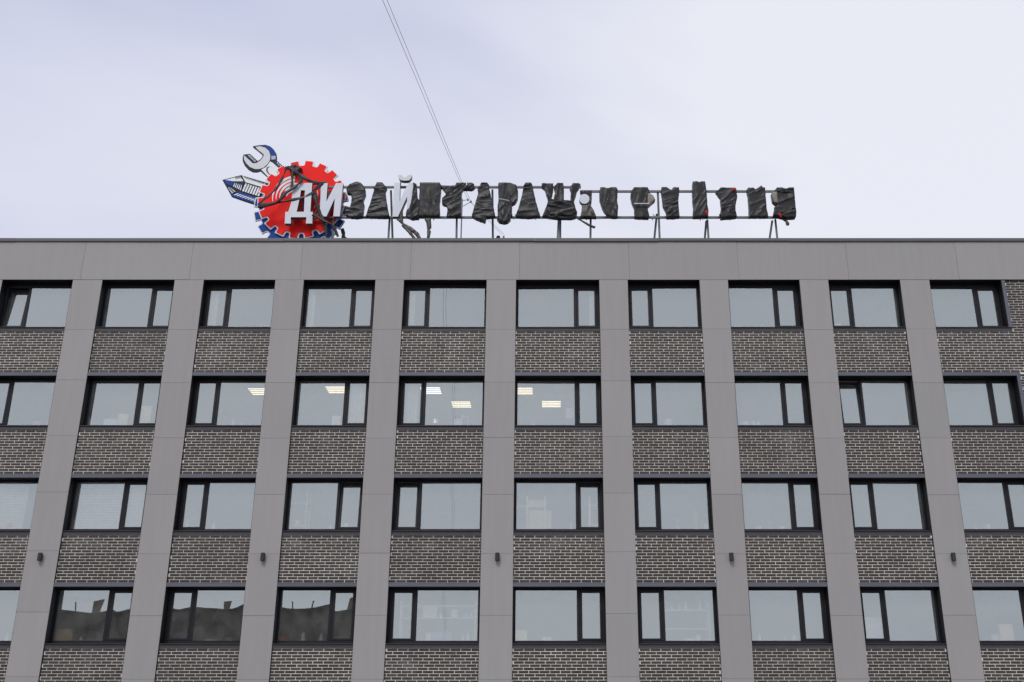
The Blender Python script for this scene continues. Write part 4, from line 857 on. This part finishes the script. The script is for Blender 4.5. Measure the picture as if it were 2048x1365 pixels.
def arc(r0, th, a0, a1, taper=True, n=18):
    out = []; inn = []
    for k in range(n + 1):
        u = k / n; a = R(a0 + (a1 - a0) * u); tt = th * (1 - 0.75 * max(0, u - 0.45) / 0.55 if taper else 1)
        out.append((ax + (r0 + tt / 2) * math.cos(a), az + (r0 + tt / 2) * 1.08 * math.sin(a))); inn.append((ax + (r0 - tt / 2) * math.cos(a), az + (r0 - tt / 2) * 1.08 * math.sin(a)))
    return out + inn[::-1]
for k in range(5): loc2(plate('arc_stripe', [arc(0.64 - 0.105 * k, 0.074, 92, 192 - 4 * k)], 1.310, 0.009, M['artwhite'], em))
for k in range(5): loc2(plate('arc_stripe', [arc(0.72 + 0.11 * k, 0.022, 20 - 3 * k, -42)], 1.310, 0.009, M['artwhite'], em))
wr = loc2(plate('wrench', [ART['wrench']], 1.43, 0.05, M['ink'], em))
def sub(par, nm, key, y, m): return plate(nm, [key], y, 0.012, m, par)
sub(wr, 'face', ART['wrench_face'], 1.417, M['artgrey']); sub(wr, 'edge', ART['wrench_blue'], 1.417, M['blue']); sub(wr, 'edge', ART['wrench_pale'], 1.417, M['artpale'])
sub(wr, 'jaw', ART['jaw_blue'], 1.417, M['navy']); sub(wr, 'handle', ART['handle_face'], 1.417, M['artwhite']); sub(wr, 'handle_side', ART['handle_blue'], 1.417, M['navy']); sub(wr, 'handle_groove', ART['handle_curve'], 1.405, M['navy'])
pc = loc2(plate('pencil', [ART['pencil']], 1.46, 0.05, M['ink'], em))
for nm, key, m in (('tip', 'tip_white', 'artwhite'), ('lead', 'tip_blue', 'blue'), ('tip', 'tip_dark', 'navy'), ('tip', 'tip_low', 'artgrey'), ('shaft', 'shaft_top', 'artwhite'), ('shaft', 'shaft_low', 'blue')): sub(pc, nm, ART[key], 1.447, M[m])
for q in STRIPE_WHITE: sub(pc if q[0][1] < 17.9 and q[0][0] < -8.0 else wr, 'hatch_line', q, 1.436 if q[0][0] < -8.0 and q[0][1] < 17.9 else 1.405, M['artwhite'])
for q in STRIPE_DARK: sub(pc if q[0][0] < -8.05 else wr, 'hatch_line', q, 1.436 if q[0][0] < -8.05 else 1.405, M['ink'])
for dx in (-0.8, 0.0, 0.75): loc2(MB().box(gx + dx - 0.03, gx + dx + 0.03, 1.482, 1.54, 14.602, gz + 0.5).build('support_post', M['steel'], em))
loc2(MB().box(gx - 0.9, gx + 0.9, 1.5405, 1.59, gz + 0.2, gz + 0.26).build('support_rail', M['steel'], em))
loc2(MB().tube([(gx - 1.55, 1.53, 17.45), (gx - 0.5, 1.53, 17.15)], 0.025, 6).build('support_rail', M['steel'], em)); loc2(MB().tube([(gx - 1.2, 1.50, 18.2), (gx - 0.3, 1.50, 17.3)], 0.025, 6).build('support_rail', M['steel'], em))

# ------------------------------------------------------------------ black film wrapped round the letters
def pdist(p, poly):
    best = 9
    for i in range(len(poly)):
        ax_, az_ = poly[i]; bx, bz = poly[(i + 1) % len(poly)]; dx, dz = bx - ax_, bz - az_; L2 = dx * dx + dz * dz or 1e-9
        t_ = max(0, min(1, ((p[0] - ax_) * dx + (p[1] - az_) * dz) / L2)); d = math.hypot(p[0] - ax_ - t_ * dx, p[1] - az_ - t_ * dz)
        if d < best: best = d
    return best
def film(name, poly, y0, th, ang, amp, m, parent=None, step=0.024, seed=0.0, puff=0.012, freq=3.0):
    bm = bmesh.new(); pts = []
    for i in range(len(poly)):
        a, c = Vector(poly[i]), Vector(poly[(i + 1) % len(poly)]); n = max(1, int((c - a).length / 0.05))
        nrm = Vector((-(c - a).y, (c - a).x)).normalized()
        for k in range(n):
            q = a + (c - a) * (k / n)
            if k: q += nrm * (0.006 * noise.noise(Vector((q.x * 9, q.y * 9, seed))) + 0.010 * noise.noise(Vector((q.x * 31, q.y * 31, seed))))
            pts.append(q)
    vs = [bm.verts.new((q.x, 0, q.y)) for q in pts]
    es = [bm.edges.new((vs[i], vs[(i + 1) % len(vs)])) for i in range(len(vs))]
    bmesh.ops.triangle_fill(bm, use_beauty=True, edges=es, normal=(0, -1, 0))
    xs = [q.x for q in pts]; zs = [q.y for q in pts]
    for axis, lo, hi in ((0, min(xs), max(xs)), (2, min(zs), max(zs))):
        c = lo + step
        while c < hi:
            no = [0, 0, 0]; no[axis] = 1; co = [0, 0, 0]; co[axis] = c
            bmesh.ops.bisect_plane(bm, geom=list(bm.verts) + list(bm.edges) + list(bm.faces), dist=1e-5, plane_co=co, plane_no=no); c += step
    bmesh.ops.triangulate(bm, faces=bm.faces); bm.verts.index_update(); bm.normal_update()
    front = []; back = []
    bnd = [(p.x, p.y) for p in pts]
    rr = random.Random(int(seed * 100) + 5); x0_, x1_, z0_, z1_ = min(xs), max(xs), min(zs), max(zs)
    area = (x1_ - x0_) * (z1_ - z0_); cre = []
    for k in range(max(5, int(area * 20))):          # taut creases: a short line, a soft ramp on one side, a sharp drop on the other
        an = R(ang + rr.gauss(0, 13)); L_ = rr.uniform(0.12, 0.55) * max(x1_ - x0_, z1_ - z0_)
        cre.append((rr.uniform(x0_, x1_), rr.uniform(z0_, z1_), math.cos(an), math.sin(an), L_, rr.uniform(0.025, 0.085), amp * rr.uniform(0.5, 1.5), rr.choice((-1, 1)), rr.uniform(-0.25, 0.25)))
    for v in bm.verts:
        x, z = v.co.x, v.co.z; d = pdist((x, z), bnd)
        e = min(1, d / 0.045); h = 0.0
        for (ax_, az_, cu, su, L_, wd, dp, sg_, cv) in cre:
            u = (x - ax_) * cu + (z - az_) * su
            if abs(u) > L_: continue
            q = -(x - ax_) * su + (z - az_) * cu + cv * u * u
            if abs(q) > wd * 4: continue
            tp = 1 - (u / L_) ** 2; q *= sg_
            h += dp * tp * ((math.exp(-q / wd) if q > 0 else math.exp(q / (wd * 0.34))) - 0.25)
        h += amp * 0.35 * noise.noise(Vector((x * 5, z * 5, seed + 2)))
        y = y0 - puff * math.sqrt(e) - h * (0.3 + 0.7 * e)
        front.append((x, y, z)); back.append((x, y0 + th + 0.02 * noise.noise(Vector((x * 5, z * 5, seed))), z))
    n = len(front); fcs = []
    for fc in bm.faces:
        ix = [v.index for v in fc.verts]
        if fc.normal.y > 0: ix.reverse()
        fcs.append(tuple(ix)); fcs.append(tuple(n + i for i in reversed(ix)))
    for e in bm.edges:
        if len(e.link_faces) == 1: a, c = e.verts[0].index, e.verts[1].index; fcs.append((a, c, n + c, n + a))
    bm.free()
    me = bpy.data.meshes.new(name); me.from_pydata(front + back, [], fcs); me.materials.append(m); me.polygons.foreach_set('use_smooth', [True] * len(fcs)); me.update()
    bm = bmesh.new(); bm.from_mesh(me); bmesh.ops.recalc_face_normals(bm, faces=bm.faces); bm.to_mesh(me); bm.free()
    me.set_sharp_from_angle(angle=R(24))
    return link(name, me, parent)
FL = [('ze', 12, 0.020, 'black film wrapped around the letter З beside the gear', ()),
      ('a1', 4, 0.020, 'black film over the А between the З and the bare Й', ()),
      ('iy', 66, 0.030, 'black film slipped off the Й, with long strips trailing to the roof', ('iy_t1', 'iy_t2', 'iy_t3')),
      ('en', 88, 0.013, 'smooth black film over the wide Н beside the bare Й, a torn strip below', ('en_t',)),
      ('ge', 38, 0.026, 'black film twisted over the hyphen and the letter Г', ()),
      ('a2', 3, 0.020, 'black film over the А with a flap hanging under the rail', ()),
      ('er', 80, 0.018, 'black film over the Р, gathered into a knot at its foot', ()),
      ('a3', 14, 0.020, 'black film over the А between the Р and the Ж', ()),
      ('zh', 86, 0.022, 'black film over the three-armed Ж with a loose tail', ('zh_t',)),
      ('dot', 70, 0.028, 'ragged black film torn open around the white round dot', ()),
      ('w11', 84, 0.018, 'black film curtain narrowing to a corner, next to the torn-open dot', ()),
      ('w12', 86, 0.018, 'black film with a brown flap sticking out and a thin tie band', ()),
      ('w13', 10, 0.018, 'black film with notched top and crumpled lower half', ()),
      ('w14', 70, 0.014, 'tallest black film, standing well above the frame rail', ()),
      ('w15', 24, 0.018, 'black film with red spot on its upper corner', ()),
      ('w16', 40, 0.018, 'black film with a twisted peak rising at its top', ()),
      ('w17', 8, 0.024, 'black film at the end of the frame, crumpled with a hanging stub', ('w17_t',))]
OVER = {'zh': (('zh_b', 2, 0.034, 'film'),), 'w17': (('w17_b', 6, 0.036, 'film'), ('w17_f', 70, 0.016, 'film_in')), 'w13': (('w13_b', 30, 0.034, 'film'),), 'er': (('er_b', 74, 0.030, 'film'),),
        'w12': (('w12_f', 60, 0.012, 'film_in'),), 'dot': (('dot_b', 80, 0.034, 'film_old'),), 'w15': (('w15_b', 28, 0.030, 'film'),)}
for k, (key, ang, amp, label, tails) in enumerate(FL):
    poly = FILM[key]; cx_ = sum(p[0] for p in poly) / len(poly); zb = min(p[1] for p in poly)
    y0 = 0.945 if key != 'iy' else 0.93
    t = empty('plastic_film', (cx_, 1.1, zb)); tag(t, label, 'plastic film', 'film wrapped around the roof letters')
    T = Matrix.Translation((-cx_, -1.1, -zb))
    o = film('wrap', poly, y0, 0.17, ang, amp, M['film'], t, seed=k * 3.7, freq=2.6 if ang > 60 else 3.2); o.matrix_parent_inverse = T
    for tk in tails:
        o = film('strip', FILM[tk], 1.0, 0.05, 45 if tk.startswith('iy') else 80, 0.014, M['film_old'], t, 0.035, k + 2.2, 0.02, 6.0); o.matrix_parent_inverse = T
    for tk, an, am, mm in OVER.get(key, ()):
        o = film('fold', FILM[tk], y0 - 0.035, 0.03, an, am, M[mm], t, 0.022, k + 6.1, 0.015, 3.4); o.matrix_parent_inverse = T
    if key == 'w12':
        o = MB().box(poly[0][0] - 0.02, poly[1][0] + 0.02, y0 - 0.10, y0 - 0.07, 16.79, 16.815).build('tie_band', M['artgrey'], t); o.matrix_parent_inverse = T
    if key == 'ge':
        o = MB().box(-2.35, -2.325, y0 - 0.10, y0 - 0.06, 17.42, 17.62).build('tie_band', M['artwhite'], t); o.matrix_parent_inverse = T
    if key == 'er':
        o = MB().tube([(-1.385, y0 - 0.085, 16.965), (-1.25, y0 - 0.10, 16.94), (-1.06, y0 - 0.085, 16.90)], 0.012, 6).build('tie_band', M['artgrey'], t); o.matrix_parent_inverse = T
    rt = {'w14': 0, 'w15': 1, 'w17': 2}.get(key)
    if rt is not None:
        q = TAPE[rt]
        mb = MB()
        mb.tube([(q[0] - 0.03, y0 - 0.10, q[1] + 0.05), (q[0], y0 - 0.12, q[1]), (q[0] + 0.02, y0 - 0.10, q[1] - 0.05)] if rt != 1 else [(q[0] - 0.06, y0 - 0.08, q[1]), (q[0], y0 - 0.10, q[1] + 0.01), (q[0] + 0.05, y0 - 0.08, q[1])], 0.028, 7)
        o = mb.build('red_tape', M['red'], t); o.matrix_parent_inverse = T
    # ragged bits of film under the bottom rail
    if key in ('a1', 'a2', 'zh', 'dot', 'w12', 'w14', 'w15', 'w16', 'a3', 'en', 'er'):
        xs = [p[0] for p in poly]
        for q in range(3):
            xx = random.uniform(min(xs) + 0.05, max(xs) - 0.05); L_ = random.uniform(0.06, 0.17)
            o = MB().tube([(xx, 1.0, 16.52), (xx + random.uniform(-0.02, 0.04), 1.0, 16.47), (xx + random.uniform(-0.05, 0.06), 0.99, 16.47 - L_)], 0.016, 5, flat=0.4).build('shred', M['film_old' if q == 1 else 'film'], t); o.matrix_parent_inverse = T
t = empty('plastic_film', (GEAR_C[0], 1.1, 16.0)); tag(t, 'torn black film ropes slung across the red gear', 'plastic film', 'film wrapped around the roof letters')
T = Matrix.Translation((-GEAR_C[0], -1.1, -16.0))
o = film('knot', FILM['clump'], 1.20, 0.12, 60, 0.03, M['film'], t, 0.035, 5.5, 0.08); o.matrix_parent_inverse = T
def smooth_path(pts, n=6):
    P_ = [Vector(p) for p in pts]; out = []
    for i in range(len(P_) - 1):
        p0, p1, p2, p3 = P_[max(i - 1, 0)], P_[i], P_[i + 1], P_[min(i + 2, len(P_) - 1)]
        for k in range(n):
            u = k / n; out.append(0.5 * ((2 * p1) + (p2 - p0) * u + (2 * p0 - 5 * p1 + 4 * p2 - p3) * u * u + (3 * p1 - p0 - 3 * p2 + p3) * u ** 3))
    out.append(P_[-1]); return out
for k, (pts, wd) in enumerate(STRAP):
    yk = 0.90 if k not in (7, 9, 10) else 1.62
    if k == 8: yk = 1.24
    path = smooth_path([(x, yk + 0.05 * (k % 3) + 0.03 * math.sin(3 * x + k), z) for x, z in pts]); mb = MB(); n = 10; r = wd / 2; vb = len(mb.v)
    # a crushed, twisting rope of film
    for i, p in enumerate(path):
        d = (path[min(i + 1, len(path) - 1)] - path[max(i - 1, 0)]).normalized(); a = d.cross(Vector((0, 1, 0))).normalized(); c = Vector((0, 1, 0))
        wv = 0.95 + 1.1 * noise.noise(Vector((i * 0.19, k * 5.1, 0.3)))
        for q in range(n):
            th_ = 2 * math.pi * q / n; cr_ = 1 + 0.35 * noise.noise(Vector((math.cos(th_) * 2.1, math.sin(th_) * 2.1 + i * 0.12, k)))
            mb.v.append(tuple(p + a * (r * wv * cr_ * math.cos(th_)) + c * (r * 0.45 * cr_ * math.sin(th_))))
    for i in range(len(path) - 1):
        for q in range(n): mb.f.append((i * n + q, i * n + (q + 1) % n, (i + 1) * n + (q + 1) % n, (i + 1) * n + q)); mb.mi.append(0)
    mb.f.append(tuple(reversed(range(n)))); e = (len(path) - 1) * n; mb.f.append(tuple(e + q for q in range(n)))
    mb.mi += [0, 0]
    o = mb.build('strip', M['film_old' if k in (7, 10) else 'film'], t); o.matrix_parent_inverse = T

# ------------------------------------------------------------------ cables over the street, their roof bracket and the far pole
for k, wv in enumerate(WIRES):
    pts = [Vector(p) for p in wv]; a = pts[-1]; slope = (pts[-1].x - pts[1].x) / (pts[-1].y - pts[1].y)
    yE, zE = -60.0, 9.05 - 0.18 * k
    for q in range(1, 13):
        u = q / 12; y = a.y + (yE - a.y) * u; pts.append(Vector((a.x + slope * (y - a.y), y, a.z + (zE - a.z) * u - 3.6 * u * (1 - u) * 0.25)))
    px_end = pts[-1].x
    o = MB().tube([tuple(p) for p in pts], 0.005, 6).build('overhead_cable', M['cable'])
    tag(o, ('upper' if k == 0 else 'lower') + ' of the two thin grey cables rising from the roof behind the sign', 'cable', 'overhead cables')
t = empty('cable_bracket', (-1.3, 3.0, 14.6)); tag(t, 'small black roof bracket with insulators behind the parapet', 'bracket')
MB().tube([(0, 0, 0), (0, 0, 2.2)], 0.03, 8).build('post', M['steel'], t)
MB().lathe([(0.05, 1.95), (0.065, 1.97), (0.065, 2.17), (0.05, 2.2)], 12, -0.17, 0).build('insulator', M['ink'], t)
MB().box(-0.28, 0.16, -0.03, 0.03, 1.90, 1.9495).build('cross_arm', M['ink'], t); MB().lathe([(0.03, 1.95), (0.05, 1.98), (0.02, 2.12)], 10, 0.09, 0).build('insulator', M['ink'], t)
t = empty('cable_mast', (-2.75, 4.25, 14.6)); tag(t, 'thin grey mast with two clamp arms carrying the cables behind the Г', 'mast')
MB().tube([(0, 0, 0), (0, 0, 4.2)], 0.022, 8).build('post', M['steel'], t)
for k in (0, 1):
    p = Vector(WIRES[k][1]) - Vector((-2.75, 4.25, 14.6)); z0 = p.z + (0.0 if k == 0 else -0.16)
    MB().tube([(0, 0, z0), tuple(p)], 0.012, 6).build('clamp_arm', M['cable'], t); MB().lathe([(0.02, p.z - 0.04), (0.035, p.z), (0.02, p.z + 0.04)], 8, p.x, p.y).build('clamp', M['cable'], t)
t = empty('utility_pole', (px_end, -60.1, 0)); tag(t, 'timber utility pole across the street carrying the cables', 'pole')
MB().lathe([(0.15, 0), (0.10, 9.3)], 12).build('post', M['timber'], t); MB().box(-0.5, 0.5, 0.105, 0.2, 8.75, 8.85).build('cross_arm', M['timber'], t)

# ------------------------------------------------------------------ the dark house across the street, mirrored in the lowest windows
h = empty('house', (-27.7, -66, 0)); tag(h, 'dark brown house with chimneys, mirrored in the lowest windows', 'building')
MB().box(-13.6, 13.6, -5, 5, 0, 12.45).build('wall', M['housewall'], h)
sd_ = MB(); xx = -13.5
while xx < 13.5:
    sd_.box(xx, xx + random.uniform(0.10, 0.22), 5.0005, 5.0005 + random.uniform(0.015, 0.05), 0, 12.44); xx += random.uniform(0.30, 0.42)
sd_.build('siding', M['housewall'], h)
rf = MB().box(-13.8, 13.8, -5.2, 5.15, 12.452, 12.62).build('roof', M['houseroof'], h)
for x, hh in ((-8.9, 14.1), (1.6, 14.0), (12.6, 14.2)): MB().box(x - 0.36, x + 0.36, 3.2, 3.9, 12.622, hh - 0.35).build('chimney', M['chimney'], rf)
for x in (-11.3, -3.5, 6.2, 8.8): MB().tube([(x, 3.6, 12.622), (x, 3.6, 13.7)], 0.09, 8).build('flue', M['houseroof'], rf)
for r_ in range(3):
    for c_ in range(8):
        f_ = MB().box(-12.2 + c_ * 3.3, -10.9 + c_ * 3.3, 5.001, 5.06, 1.6 + r_ * 3.6, 3.3 + r_ * 3.6).build('window', M['timber'], h)
        MB().box(-12.1 + c_ * 3.3, -11.0 + c_ * 3.3, 5.0605, 5.07, 1.7 + r_ * 3.6, 3.2 + r_ * 3.6).build('pane', M['hwin'], f_)
